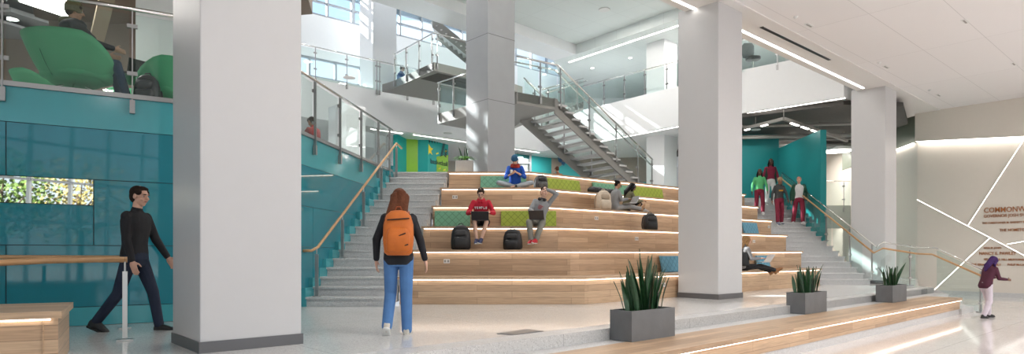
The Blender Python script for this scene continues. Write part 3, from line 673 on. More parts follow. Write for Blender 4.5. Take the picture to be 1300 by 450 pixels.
# ---------------------------------------------------------------- front facade behind the viewer (seen mirrored in the teal glass)
fa = struct(thing('window_5', 'glazed front facade with leaning mullions', 'window', (4, -9, LOWZ)))
for i in range(30):
    x = -16 + i * 1.35
    MB().bar((x, -9.0, LOWZ), (x + .35, -9.3, CZ), .10, .16).build('mullion', 'outlet', fa)
for z in (LOWZ + .05, 2.05, 3.55, 4.9): MB().bar((-18, -9.1, z), (26, -9.1, z), .12, .08).build('transom', 'frame', fa)
struct(MB().prism([(-60, -60), (90, -60), (90, -9.4), (-60, -9.4)], LOWZ - .4, LOWZ - .05).build('ground', mat('pale_paving', (.45, .43, .40), .8, noise=.1)))
TB = mat('tree_bark', (.10, .07, .05), .9, noise=.3)
TL = [mat('leaf_green', (.10, .17, .03), .6, noise=.5, nscale=2), mat('leaf_gold', (.30, .24, .07), .6, noise=.5, nscale=2)]
for i, (x, y, s) in enumerate([(-5, -17, 1), (0, -19, 1.2), (4, -16.5, 1), (8.5, -19, 1.25), (13, -17, 1.1), (18, -19, 1.2)]):
    t = thing('tree', ['leafy street tree outside past the far left facade bay', 'tall street tree outside the facade, second along', 'leafy street tree outside mirrored above the handrail', 'broad street tree outside mirrored by the walking man', 'leafy street tree outside toward the sign wall', 'tall street tree outside at the end of the row'][i], 'tree', (x, y, LOWZ), group='street trees outside')
    tr = MB().tube([(x, y, LOWZ), (x + .1, y, 1.5), (x - .1, y, 4)], [.18, .14, .07], 8)
    for k in range(7): a_ = k * 2.4; tr.tube([(x, y, 1.6 + .25 * k), (x + math.cos(a_) * 1.4 * s, y + math.sin(a_) * 1.2, 3.0 + .3 * k)], [.06, .02], 6)
    tr.build('trunk', TB, t)
    cr = MB(); rg = random.Random(i)
    for k in range(1500):
        d = V((rg.gauss(0, 1), rg.gauss(0, 1), rg.gauss(0, 1))).normalized() * (rg.random() ** .4) * 2.2 * s
        c = V((x, y, 3.6)) + V((d.x, d.y, d.z * .95)); a_ = V((rg.gauss(0, 1), rg.gauss(0, 1), rg.gauss(0, 1))).normalized() * .11; b_ = a_.orthogonal().normalized() * .07
        cr.add([c - a_, c + b_, c + a_, c - b_], [(0, 1, 2, 3)])
    cr.build('crown', TL[i % 2], t)
# ================================================================ guards, rails, steel stair
def railing(label, pts, posts, H=1.07, g0=-.08, drop=.22, group='glass guard rails', r=.024, mt='steeld', pm='steeld', top='chrome', double=False, cat='railing', hand=None, shoe=False, topmat=None):
    P = [V(p) for p in pts]
    t = thing('glass_railing', label, cat, P[0], group=group)
    up = V((0, 0, 1))
    MB().tube([p + up * H for p in P], r, 8).build('top_rail', top, t, smooth=True)
    if hand is not None:
        hz, hd_, hm = hand
        for i in range(len(P) - 1): pass
        dirs = [(P[min(i + 1, len(P) - 1)] - P[max(i - 1, 0)]) for i in range(len(P))]
        Q = [p + V((d.y, -d.x, 0)).normalized() * hd_ + up * hz for p, d in zip(P, dirs)]
        MB().tube(Q, .024, 8).build('handrail', hm, t, smooth=True)
    cum = [0]
    for a, b in zip(P, P[1:]): cum.append(cum[-1] + (b - a).length)
    for i in range(len(P) - 1):
        a, b = P[i], P[i + 1]; d = (b - a).normalized(); L = (b - a).length
        ts = [0] + [q for s, q in posts if s == i and .02 < q < .98] + [1]
        for u, v in zip(ts, ts[1:]):
            e = min(.035 / L, (v - u) * .2); A, B = a.lerp(b, u + e), a.lerp(b, v - e)
            MB().wall(A, B, A.z + g0, A.z + H - .07, .012, z1b=B.z + H - .07, z0b=B.z + g0).build('glass_panel', 'glass', t)
        if shoe: MB().bar(a + up * (g0 * .5), b + up * (g0 * .5), .05, .06).build('shoe', 'steeld', t)
    for s, q in posts:
        a, b = P[s], P[s + 1]; d = (b - a); d.z = 0; d.normalize(); p = a.lerp(b, q); n = V((d.y, -d.x, 0)); ang = math.atan2(d.y, d.x)
        f = MB()
        c = p + n * .03
        f.box(c + up * ((H - .05 - drop) / 2), (.016, .05, H - .05 + drop), ang)
        f.tube([c + up * (H - .06), p + up * (H - .01)], .009, 6)
        po = f.build('post', pm, t)
        for hz in (H * .26, H * .80): MB().box(p + n * .01 + up * hz, (.12, .035, .05), ang).build('clamp', mt, po)
        MB().box(c + up * (-drop + .06), (.06, .06, .17), ang).build('base_bracket', mt, po)
    return t
E = lambda n: [(0, (i + .5) / n) for i in range(n)]
# lounge guard above the teal wall
def tp(s, z, d=.03): q = A0 + AD * s + AN * d; return (q.x, q.y, z)
ln_ = railing('tall glass guard on the teal wall edge in front of the green lounge chairs', [tp(0, F2), tp(LA, F2)], [(0, sA(4) / LA), (0, sA(168) / LA)], H=1.15, g0=.0, drop=.2, shoe=True, r=.03)
# guard at the second floor edge over the near stairs
q0 = V((-3.79, 9.3, F2)); q1 = V((-3.02, 16.0, F2))
def qs(px): r = (px - 650) / F; d = q1 - q0; return (r * q0.y - q0.x) / (d.x - r * d.y)
railing('glass guard along the teal wall top beside the near stairs', [q0, q1], [(0, qs(x)) for x in (398, 430, 457, 479, 493)], H=1.07, g0=.05, drop=.26, shoe=True)
# left gallery guard
def gs(px, a, b): r = (px - 650) / F; d = b - a; return (r * a.y - a.x) / (d.x - r * d.y)
ga = V((G0.x, G0.y, F3)) - gd * 5 - gn * .06; gb = ga + gd * 10.6
railing('glass guard of the upper gallery in front of the high windows', [ga, gb], [(0, gs(x, ga, gb)) for x in (400, 440, 478, 481.5, 517, 550)])
gc = V((K.x + .2, K.y - .3, F3)); gc = V((2.9, 28.55, F3)) - hn * .06
ge = V((6.33, 24.6, F3)) + (V((6.33, 24.6, F3)) - gc).normalized() * 2.5
railing('glass guard of the upper gallery between the steel stair and the middle column', [gc, ge], [(0, gs(x, gc, ge)) for x in (767, 793, 819, 847)])
gf = V((8.0, 22.0, F3)); gg = V((9.1, 21.0, F3))
railing('short upper balcony guard beside the middle column near the beam', [gf - (gg - gf) * .6, gg], [(0, .88)])
# landing guard by the elevator lobby
railing('short glass guard in front of the elevator lobby', [(12.6, 27.4, F2), (15.4, 27.4, F2)], [(0, .15), (0, .62)], H=1.07)
# side guard: down the far stairs, across the platform, down the front steps
def rs(n): y = 18.4 + RUN * (n - 1); return V((rx(y) - .03, y, RISE * n))
rp = [rs(17), rs(1) + V((0, -.12, 0)), V((11.45, 17.95, 0)), V((11.50, 17.2, 0)), V((11.47, 15.4, LOWZ))]
sg = thing('glass_railing', 'long glass guard with oak handrail down the far stairs to the lobby floor', 'railing', rp[1], group='glass guard rails')
up = V((0, 0, 1))
MB().tube([rs(17) + up * 1.07, rs(0) + up * 1.10, rp[1] + up * 1.07 + V((.25, -.1, 0)), rp[2] + up * 1.09, rp[3] + up * 1.07, V((11.46, 15.2, LOWZ + .98))], .022, 8).build('top_rail', 'chrome', sg, smooth=True)
MB().tube([rs(17) + up * .9 + V((-.08, 0, 0)), rs(0) + up * .93 + V((-.08, 0, 0)), rp[1] + up * .90 + V((.2, -.2, 0)), rp[2] + up * .91 + V((-.05, -.1, 0)), rp[3] + up * .89 + V((-.08, 0, 0)), V((11.38, 15.0, LOWZ + .80))], .026, 10).build('handrail', 'rail', sg, smooth=True, uv=True)
segs = [(rs(17), rs(12)), (rs(12), rs(7)), (rs(7), rs(2)), (rp[1], V((10.98, 18.12, 0))), (V((10.98, 18.12, 0)), rp[2]), (rp[3], rp[4])]
for a, b in segs:
    MB().wall(a + (b - a) * .03, a + (b - a) * .97, a.z - .05, a.z + 1.0, .012, z1b=b.z + 1.0, z0b=b.z - .05).build('glass_panel', 'glass', sg)
for p in [rs(17), rs(12), rs(8), rs(4), rp[1], V((11.3, 17.98, 0)), rp[4] + V((0, .1, 0))]:
    po = MB().box(p + up * .5, (.05, .022, 1.02), .4).box(p + up * .01, (.13, .13, .02)).build('post', 'steeld', sg)
    for hz in (.22, .82): MB().box(p + up * hz, (.1, .05, .05), .4).build('clamp', 'steel', po)
# oak handrail on posts, near stairs
hr = thing('handrail', 'oak handrail on steel posts climbing the near stairs beside the teal glass', 'handrail', (-3.4, 11, .165))
def hp(n, dx=.13): y = 10.9 + RUN * (n - 1) + .14; return V((lx(y) + dx, y, RISE * n))
MB().tube([hp(1) + V((-.20, -.12, .80)), hp(1) + V((-.06, -.10, .80)), hp(1) + V((0, .05, .86)), hp(17) + V((0, 0, .86)), hp(17) + V((0, .12, .86)), hp(17) + V((.06, .4, .80))], .026, 10).build('rail', 'rail', hr, smooth=True, uv=True)
for n in (1, 5, 9, 13, 17):
    p = hp(n); po = MB().box(p + up * .37, (.055, .03, .74)).box(p + up * .008, (.12, .09, .016)).build('post', 'steeld', hr)
    MB().tube([p + up * .73, p + up * .84], .010, 8).build('bracket', 'steel', po)
# oak handrail by the foreground bench
fr = thing('handrail', 'oak handrail on a steel post in front of the walking man', 'handrail', (-4.07, 6.66, 0))
def zz_(px, py, Y): return V((X(px, Y), Y, Z(py, Y)))
MB().tube([zz_(-60, 335.5, 5.6), zz_(0, 334, 6.0), zz_(60, 331.2, 6.3), zz_(120, 330, 6.55), zz_(161.5, 330, 6.68)], .032, 12).build('rail', 'rail', fr, smooth=True, uv=True)
p = V((-4.07, 6.66, 0)); MB().box(p + up * .38, (.045, .03, .70), .5).box(p + up * .01, (.15, .11, .016), .5).build('post', 'steel', fr); MB().tube([p + up * .72, p + up * .85], .010, 8).build('bracket', 'steel', fr)
p = V((X(-14, 5.9), 5.9, 0)); MB().box(p + up * .38, (.045, .03, .70), .5).box(p + up * .01, (.15, .11, .016), .5).build('post', 'steel', fr)
fr2 = thing('handrail', 'second handrail behind the oak one, closer to the teal glass wall', 'handrail', (-4.72, 7.8, 0))
MB().tube([(-8.5, 5.45, .86), (-6.0, 6.93, .88), (-4.72, 7.70, .87), (-4.66, 7.76, .84)], .024, 10).build('rail', 'rail', fr2, smooth=True, uv=True)
for q in ((-4.72, 7.72, 0), (-6.1, 6.9, 0)):
    p = V(q); MB().box(p + up * .40, (.045, .03, .8), .5).box(p + up * .01, (.13, .10, .016), .5).build('post', 'steel', fr2)
# foreground oak bench
fb = thing('timber_bench', 'oak box bench with glowing lip in the near corner by the handrail', 'bench', (-3.6, 5.07, 0))
c = V((-3.6, 5.07, 0)); ba = V((-.903, -.43, 0)); bb = V((-.515, .857, 0))
MB().prism([xy(c), xy(c + ba * 3), xy(c + ba * 3 + bb * 1.12), xy(c + bb * 1.12)], .40, .455).build('seat_board', 'wood', fb, uv=True, ud=ba)
i0 = c + ba * .03 + bb * .03
MB().prism([xy(i0), xy(i0 + ba * 2.9), xy(i0 + ba * 2.9 + bb * 1.06), xy(i0 + bb * 1.06)], 0, .40).build('body', 'wood', fb, uv=True)
MB().bar(i0 + ba * .05 + V((0, 0, .392)) - bb * .015, i0 + ba * 2.9 + V((0, 0, .392)) - bb * .015, .014, .012).build('light_strip', 'led', fb)
MB().bar(i0 + ba * .10 - bb * .004 + V((0, 0, 0)), i0 + ba * .10 - bb * .004 + V((0, 0, .385)), .008, .012).build('end_joint', 'woodedge', fb, uv=True)

# ---------------------------------------------------------------- steel stair
ss = thing('steel_staircase', 'open-tread steel staircase with glass guards rising between the galleries', 'stairs', (1.31, 18.17, F2))
T0 = V((1.31, 18.17, 5.35)); fdir = V((.813, .582, 0)); fp = V((-.582, .813, 0)); NR = 14; rr_ = (5.35 - F2) / NR; ru = .27
T1 = T0 + fdir * (ru * NR) + V((0, 0, F2 - 5.35))
WD = 1.62
for sgn, dep in ((0, 'near'), (WD, 'far')):
    a = T0 + fp * sgn; b = T1 + fp * sgn
    MB().extr([a + V((0, 0, .02)) - fdir * .10, a + V((0, 0, -.42)) - fdir * .10, b + V((0, 0, -.34)) , b + V((0, 0, .08))], fp * .05).build('stringer', 'stringer', ss, norm=True)
for k in range(NR):
    a = T0 + fdir * (ru * k) + V((0, 0, -rr_ * (k + 1) + .02)) + fp * -.06
    MB().extr([a, a + fdir * .31, a + fdir * .31 + V((0, 0, -.05)), a + V((0, 0, -.05))], fp * (WD + .16)).build('tread', 'stone', ss, norm=True)
# mid landing
ll = [V((.13, 17.37, 0)), T0, T0 + fp * (WD + .05), V((-.2, 21.7, 0)), V((-1.2, 21.2, 0)), V((-2.36, 20.1, 0))]
ld = MB().prism([xy(p) for p in ll], 5.03, 5.35).build('landing', 'stringer', ss)
# second flight (behind, rising right towards the gallery) and bridge landing at gallery level
S0 = V((1.0, 20.9, 5.35)); S1_ = V((3.0, 26.6, F3)); sd = (S1_ - S0); sh_ = V((sd.x, sd.y, 0)).normalized(); sp = V((-sh_.y, sh_.x, 0))
for off_ in (0, 1.3):
    a, b = S0 + sp * off_, S1_ + sp * off_
    MB().extr([a, a + V((0, 0, -.35)), b + V((0, 0, -.35)), b], sp * .05).build('stringer', 'stringer', ss, norm=True)
for k in range(12):
    a = S0.lerp(S1_, (k + .1) / 12) + V((0, 0, .03)); MB().extr([a, a + sh_ * .34, a + sh_ * .34 + V((0, 0, -.05)), a + V((0, 0, -.05))], sp * 1.34).build('tread', 'stone', ss, norm=True)
br = MB().prism([(-2.6, 21.1), (-1.2, 22.3), (.4, 24.2), (-.2, 27.5), (-4.9, 23.9), (-4.33, 23.35)], F3 - .28, F3).build('landing', 'stringer', ss)
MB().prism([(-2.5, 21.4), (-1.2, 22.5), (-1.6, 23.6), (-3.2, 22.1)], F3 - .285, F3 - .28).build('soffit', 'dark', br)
# upper flight fragment above the bridge
a, b = fq(549, 20, 25.0), fq(606, 66, 24.0)
for o_ in (0, 1.4):
    MB().extr([a + V((0, o_, .0)), a + V((0, o_, -.45)), b + V((0, o_, -.45)), b + V((0, o_, 0))], (0, .06, 0)).build('stringer', 'stringer', ss, norm=True)
for k in range(9):
    q = a.lerp(b, (k + .5) / 9) + V((0, 0, -.15)); MB().box(q + V((0, .75, 0)), (.34, 1.4, .05)).build('tread', 'stone', ss)
# pipes under the far stringer
MB().tube([fq(660, 150, 20.2), fq(731, 216, 22.4)], .03, 8).build('lower_rail', 'steel', ss, smooth=True)
# guards of the steel stair
def steprail(lab, pts, posts, **kw): return railing(lab, pts, posts, group='glass guards of the steel stair', H=.98, g0=-.25, drop=.2, **kw)
steprail('glass guard on the near side of the lower steel stair flight', [V((.13, 17.37, 5.35)), T0, T1 + fdir * .2], [(0, .55), (1, .02), (1, .30), (1, .58), (1, .82), (1, .985)], hand=(.86, -.12, 'chrome'))
steprail('glass guard on the far side of the lower steel stair flight', [T0 + fp * WD, T1 + fp * WD + fdir * .2], [(0, .1), (0, .4), (0, .7), (0, .97)], hand=(.86, .12, 'chrome'))
steprail('glass guard around the middle steel landing beside the square column', [V((-1.2, 21.2, 5.35)), V((-2.36, 20.1, 5.35)), V((-.7, 18.3, 5.35))], [(0, .2), (0, .96), (1, .04), (1, .35), (1, .7)])
steprail('glass guard around the upper steel landing below the high windows', [V((-4.33, 23.35, F3)), V((-2.6, 21.1, F3)), V((-.9, 22.55, F3))], [(0, .02), (0, .33), (0, .66), (0, .97), (1, .05), (1, .6)])
steprail('glass guard on the steel flight rising to the gallery', [S0, S1_], [(0, .1), (0, .45), (0, .8)], hand=(.86, .12, 'chrome'))
# ================================================================ people
SKIN = {k: mat('skin_' + k, c, .5, noise=.05) for k, c in dict(light=(.62, .36, .26), fair=(.68, .43, .32), tan=(.42, .23, .14), brown=(.20, .095, .055), deep=(.10, .045, .027)).items()}
CL = {}
def cloth(name, col, rough=.85, noise=.25, ns=9, bump=.35):
    if name not in CL: CL[name] = mat(name, col, rough, noise=noise, nscale=ns, bump=bump)
    return CL[name]
HAIR = {k: mat('hair_' + k, c, .75, spec=.2, noise=.5, nscale=40, bump=.5) for k, c in dict(black=(.010, .009, .009), dark=(.025, .014, .009), auburn=(.12, .04, .018), blond=(.34, .20, .09), pink=(.50, .22, .16), purple=(.05, .02, .10), sand=(.40, .30, .16)).items()}
EYEW = mat('eye_white', (.7, .7, .68), .3); EYED = mat('eye_iris', (.015, .01, .008), .2); LIP = mat('lips', (.35, .13, .11), .5)
def person(label, loc, yaw, H, P, skin, hairk, top, bottom, shoes, vox=.010, hair='short', cat='person', bare_legs=False, shorts=False, short_sleeve=False, sock=None, hood=False, extras=None, slim=1.0):
    """P: pelvis (x,y,z), lean, side, twist, head (pitch,yaw,roll), aL/aR (upper dir, fore dir[, hand dir, palm normal, curl]), lL/lR (thigh dir, shin dir, foot dir)"""
    k = H / 1.75; S = SKIN[skin]
    rootm = Matrix.Translation(V(loc)) @ Matrix.Rotation(yaw, 4, 'Z')
    t = thing('person', label, cat, loc)
    n_ = lambda v: V(v).normalized()
    pel = V(P.get('pelvis', (0, 0, .95 * k))); lean, side, twist = [R(a) for a in (P.get('lean', 3), P.get('side', 0), P.get('twist', 0))]
    up = V((math.sin(side), math.sin(lean) * math.cos(side), math.cos(lean) * math.cos(side)))
    ptw = R(P.get('ptw', 0))
    plat = V((math.cos(ptw), math.sin(ptw), 0)); pfwd = V((-math.sin(ptw), math.cos(ptw), 0))
    lat = V((math.cos(twist), math.sin(twist), 0)); lat = (lat - up * lat.dot(up)).normalized(); fwd = up.cross(lat)
    curve = P.get('hunch', 0)
    def sp(h, f=0): return pel + up * h * k + fwd * (f + curve * (h / .5) ** 2 * .12) * k
    C = sp(.33); SH = sp(.47); NK = sp(.51); hp_, hy, hr_ = [R(a) for a in P.get('head', (0, 0, 0))]
    hm = Matrix((lat, fwd, up)).transposed() @ Matrix.Rotation(hy, 3, 'Z') @ Matrix.Rotation(-hp_, 3, 'X') @ Matrix.Rotation(hr_, 3, 'Y')
    hb = NK + up * .055 * k
    HD = hb + hm @ V((0, .018, .115)) * k
    def hl(x, y, z): return HD + hm @ V((x, y, z)) * k
    shw = .165 * slim
    J = {}
    for s, nm in ((-1, 'L'), (1, 'R')):
        sh = SH + lat * s * shw * k + up * -.015 * k; a = P.get('a' + nm, ((s * .12, 0, -1), (s * .05, .15, -1)))
        el = sh + n_(a[0]) * .285 * k; wr = el + n_(a[1]) * .255 * k
        hdv = n_(a[2]) if len(a) > 2 and a[2] is not None else n_(a[1])
        pn = n_(a[3]) if len(a) > 3 and a[3] is not None else n_(V((-s, 0, 0)) - hdv * hdv.dot(V((-s, 0, 0))) + V((0, .001, 0)))
        cu = a[4] if len(a) > 4 else .5
        hip = pel + plat * s * .09 * k - V((0, 0, .03)) * k; l = P.get('l' + nm, ((0, 0, -1), (0, 0, -1), (0, 1, 0)))
        kn = hip + n_(l[0]) * .43 * k; an = kn + n_(l[1]) * .415 * k; fd = n_(l[2])
        J[nm] = dict(sh=sh, el=el, wr=wr, hd=hdv, pn=pn, cu=cu, hip=hip, kn=kn, an=an, fd=fd, s=s, sd=n_(l[1]))
    def T(mb): mb.v = [rootm @ p for p in mb.v]; return mb
    def torso(mb, g, lo=-.10, hi=.50, sc=1.0):
        rows = [(-.12, .125, .085), (-.05, .165, .112), (.03, .162, .108), (.12, .142, .098), (.20, .145, .102), (.30, .165, .112), (.38, .178, .108), (.44, .176, .092), (.475, .135, .075), (.50, .075, .060), (.53, .055, .055)]
        rr = []
        for h, a, b in rows:
            if h < lo or h > hi: continue
            w_ = (1 - min(1, max(0, h / .3))); la = (plat * w_ + lat * (1 - w_)).normalized(); fw = (pfwd * w_ + fwd * (1 - w_)).normalized()
            rr.append((sp(h, -.005), la * (a * slim + g) * k, fw * (b + g) * k))
        mb.loft(rr, 22, 2.3)
    # ---- body
    b = MB(); torso(b, -.012)
    b.caps(sp(.47), hb + hm @ V((0, .005, .03)) * k, .056 * k, .052 * k)
    b.ell(hl(0, -.012, .028), .074 * k, .094 * k, .092 * k, hm); b.ell(hl(0, .018, -.045), .056 * k, .070 * k, .068 * k, hm)
    b.ell(hl(0, .048, -.085), .030 * k, .030 * k, .026 * k, hm); b.caps(hl(0, .086, .012), hl(0, .108, -.022), .009 * k, .014 * k, 8)
    for s in (-1, 1):
        b.ell(hl(s * .076, -.005, -.01), .010 * k, .020 * k, .030 * k, hm); b.ell(hl(s * .033, .066, -.032), .022 * k, .018 * k, .020 * k, hm)
    b.caps(hl(-.04, .074, .028), hl(.04, .074, .028), .013 * k, .013 * k, 8)
    for nm in 'LR':
        j = J[nm]
        b.caps(j['sh'] - up * .015 * k - lat * j['s'] * .012 * k, j['el'], .038 * k, .034 * k); b.caps(j['el'], j['wr'], .036 * k, .024 * k)
        h0 = j['wr']; d = j['hd']; pn = j['pn']; sd_ = d.cross(pn).normalized() ; pc = h0 + d * .045 * k
        m3 = Matrix((sd_, pn, d)).transposed()
        b.ell(pc, .040 * k, .017 * k, .055 * k, m3)
        b.caps(h0 - d * .01, pc, .024 * k, .022 * k, 8)
        for q, (o_, ln) in enumerate(((-.028, .068), (-.0095, .078), (.0095, .074), (.028, .058))):
            f0 = h0 + d * .088 * k + sd_ * o_ * k; a1 = j['cu'] * .5
            f1 = f0 + (d * math.cos(a1) + pn * math.sin(a1)) * ln * .5 * k; a2 = j['cu'] * 1.4
            f2 = f1 + (d * math.cos(a2) + pn * math.sin(a2)) * ln * .5 * k
            b.caps(f0 - d * .03 * k, f1, .0095 * k, .0088 * k, 8); b.caps(f1, f2, .0088 * k, .0075 * k, 8)
        th = sd_ * (1 if sd_.dot(V((0, 1, 0)) + V((0, 0, .4)) + lat * -j['s'] * .5) > 0 else -1)
        t0 = h0 + d * .025 * k + th * .026 * k; t1 = t0 + (d * .6 + th * .8 + pn * .25).normalized() * .042 * k; t2 = t1 + (d * .9 + th * .25 + pn * .4).normalized() * .034 * k
        b.caps(t0, t1, .013 * k, .010 * k, 8); b.caps(t1, t2, .010 * k, .0085 * k, 8)
        b.caps(j['hip'], j['kn'], .078 * k, .050 * k); b.caps(j['kn'], j['kn'].lerp(j['an'], .35), .050 * k, .050 * k); b.caps(j['kn'].lerp(j['an'], .35), j['an'], .050 * k, .034 * k)
        b.caps(j['an'], j['an'] + j['fd'] * .12 * k + j['sd'] * .045 * k, .030 * k, .020 * k)
    body = T(b).build('body', S, t, remesh=vox * .8 if vox < .012 else vox, sm=1)
    # ---- face
    fc = [(-.031, 1), (.031, 1)]
    for x, _ in fc:
        e = T(MB().ell(hl(x, .071, .004), .013 * k, .008 * k, .0065 * k, hm)).build('eye', EYEW, t, smooth=True)
        T(MB().ell(hl(x, .0765, .004), .0065 * k, .0045 * k, .0065 * k, hm)).build('iris', EYED, e, smooth=True)
    T(MB().caps(hl(-.044, .083, .026), hl(-.017, .090, .029), .005 * k, .0055 * k, 8)).build('eyebrow', HAIR[hairk], t, smooth=True)
    T(MB().caps(hl(.044, .083, .026), hl(.017, .090, .029), .005 * k, .0055 * k, 8)).build('eyebrow', HAIR[hairk], t, smooth=True)
    T(MB().ell(hl(0, .086, -.055), .022 * k, .008 * k, .007 * k, hm)).build('mouth', LIP, t, smooth=True)
    # ---- hair
    h = MB()
    if hair != 'none':
        h.ell(hl(0, -.032, .040), .080 * k, .092 * k, .082 * k, hm); h.ell(hl(0, -.055, .0), .076 * k, .060 * k, .085 * k, hm)
        if hair == 'short':
            for s in (-1, 1): h.ell(hl(s * .062, .018, .046), .020 * k, .050 * k, .036 * k, hm)
            h.ell(hl(0, .018, .088), .055 * k, .060 * k, .030 * k, hm)
            for s in (-1, 0, 1): h.ell(hl(s * .03, .040, .086), .034 * k, .028 * k, .022 * k, hm)
        if hair == 'curly':
            rg = random.Random(3)
            for q in range(34):
                a_, z_ = rg.uniform(0, 6.28), rg.uniform(.05, 1.0); rr_ = math.sqrt(max(0, 1 - z_ * z_)); h.ell(hl(.078 * rr_ * math.cos(a_), -.02 + .09 * rr_ * math.sin(a_), .040 + .074 * z_), .019 * k, .019 * k, .019 * k)
        if hair in ('long', 'longback', 'braids'):
            for s in (-1, 1):
                h.caps(hl(s * .070, .01, .03), hl(s * .085, -.01, -.12), .026 * k, .030 * k)
                h.caps(hl(s * .082, -.02, -.10), SH + lat * s * .09 * k + fwd * (.085 if hair != 'longback' else -.06) * k - up * .10 * k, .030 * k, .022 * k)
            L_ = .50 if hair == 'longback' else .22
            h.caps(hl(0, -.085, .03), SH - fwd * .115 * k + up * .02 * k, .070 * k, .072 * k); h.caps(SH - fwd * .115 * k + up * .02 * k, SH - fwd * (.26 if hair == 'longback' else .13) * k - up * L_ * .5 * k - (lat * .07 * k if hair == 'longback' else V((0, 0, 0))), .082 * k, .045 * k)
            if hair == 'longback':
                for s in (-1, 1): h.caps(hl(s * .05, -.07, 0), SH - fwd * .22 * k + lat * (s * .08 - .04) * k - up * .10 * k, .062 * k, .050 * k)
        if hair == 'bun': h.ell(hl(0, -.115, .06), .042 * k, .042 * k, .042 * k, hm)
        if hair == 'pony': h.caps(hl(0, -.11, .04), hl(0, -.15, -.14), .036 * k, .022 * k)
        T(h).build('hair', HAIR[hairk], t, remesh=max(.007, vox * .8), sm=1)
    # ---- clothes
    if top:
        c = MB(); torso(c, .012, -.12 if not P.get('tucked') else -.02, .50)
        c.caps(sp(.46), NK + up * .01, .070 * k, .062 * k)
        for nm in 'LR':
            j = J[nm]; c.ell(j['sh'] - up * .02 * k, .054 * k, .056 * k, .055 * k)
            if short_sleeve: c.caps(j['sh'], j['sh'].lerp(j['el'], .6), .060 * k, .056 * k)
            elif short_sleeve == 0 and P.get('sleeve_to', 1) < 1: c.caps(j['sh'], j['el'], .060 * k, .052 * k); c.caps(j['el'], j['el'].lerp(j['wr'], P['sleeve_to']), .052 * k, .042 * k)
            else: c.caps(j['sh'] - up * .012 * k - lat * j['s'] * .01 * k, j['el'], .057 * k, .050 * k); c.caps(j['el'], j['el'].lerp(j['wr'], .93), .051 * k, .037 * k)
        if hood:
            c.ell(NK - fwd * .075 * k - up * .01, .095 * k, .06 * k, .062 * k, Matrix((lat, fwd, up)).transposed()); c.caps(NK + lat * .065 * k, NK + lat * .03 * k + fwd * .075 * k - up * .03 * k, .034 * k, .026 * k); c.caps(NK - lat * .065 * k, NK - lat * .03 * k + fwd * .075 * k - up * .03 * k, .034 * k, .026 * k)
            c.caps(sp(-.08, .0) - lat * .1 * k, sp(-.08, 0) + lat * .1 * k, .085 * k, .085 * k)
        T(c).build(top[0], cloth(*top[1:]), t, remesh=vox, sm=2)
    c = MB()
    rr = [(pel + V((0, 0, z_)) * k, plat * a_ * slim * k, pfwd * b_ * k) for z_, a_, b_ in ((-.13, .14, .105), (-.05, .178, .125), (.02, .172, .118), (.06, .155, .11))]
    c.loft(rr, 20, 2.2)
    for nm in 'LR':
        j = J[nm]
        if shorts: c.caps(j['hip'], j['hip'].lerp(j['kn'], .72), .094 * k, .088 * k)
        else:
            w1 = P.get('legw', 1.0)
            c.caps(j['hip'], j['kn'], .090 * k, .064 * k * w1); c.caps(j['kn'], j['kn'].lerp(j['an'], P.get('pant_to', .93)), .063 * k * w1, .054 * k * w1)
    T(c).build(bottom[0], cloth(*bottom[1:]), t, remesh=vox, sm=2)
    for nm in 'LR':
        j = J[nm]; fd = j['fd']; dn = (j['sd'] - fd * j['sd'].dot(fd)).normalized(); la = fd.cross(dn).normalized()
        if sock: T(MB().caps(j['an'] - j['sd'] * .10 * k, j['an'] + j['sd'] * .01, .043 * k, .040 * k)).build('sock', cloth(*sock), t, smooth=True)
        m = MB(); a0 = j['an'] + dn * .045 * k
        rings = []
        for f_, wx, hz in ((-.065, .018, .020), (-.055, .036, .048), (-.01, .041, .060), (.05, .043, .050), (.11, .047, .036), (.16, .040, .024), (.19, .020, .012)):
            rings.append((a0 + fd * f_ * k - dn * (hz - .03) * k, la * wx * k, dn * hz * k))
        m.loft(rings, 16, 2.4); m.caps(j['an'] - j['sd'] * .01, a0, .045 * k, .046 * k)
        so = T(m).build('shoe', cloth(shoes[1], shoes[2], .5, .15, 20, .1), t, remesh=.010, sm=1)
        m = MB(); rings = []
        for f_, wx in ((-.068, .025), (-.05, .040), (0, .042), (.06, .044), (.12, .050), (.17, .040), (.198, .018)): rings.append((a0 + fd * f_ * k + dn * .030 * k, la * wx * k, dn * .013 * k))
        T(m.loft(rings, 16, 2.6)).build('sole', cloth('sole_' + shoes[3], dict(white=(.7, .7, .68), black=(.02, .02, .02), tan=(.35, .22, .12), red=(.5, .02, .03))[shoes[3]], .6, .1, 9, 0), so, smooth=True)
    if extras: extras(t, T, dict(J=J, hl=hl, sp=sp, lat=lat, fwd=fwd, up=up, k=k, hm=hm, NK=NK, SH=SH, pel=pel, HD=HD))
    return t
def wpt(root_loc, yaw, p): return Matrix.Translation(V(root_loc)) @ Matrix.Rotation(yaw, 4, 'Z') @ V(p)

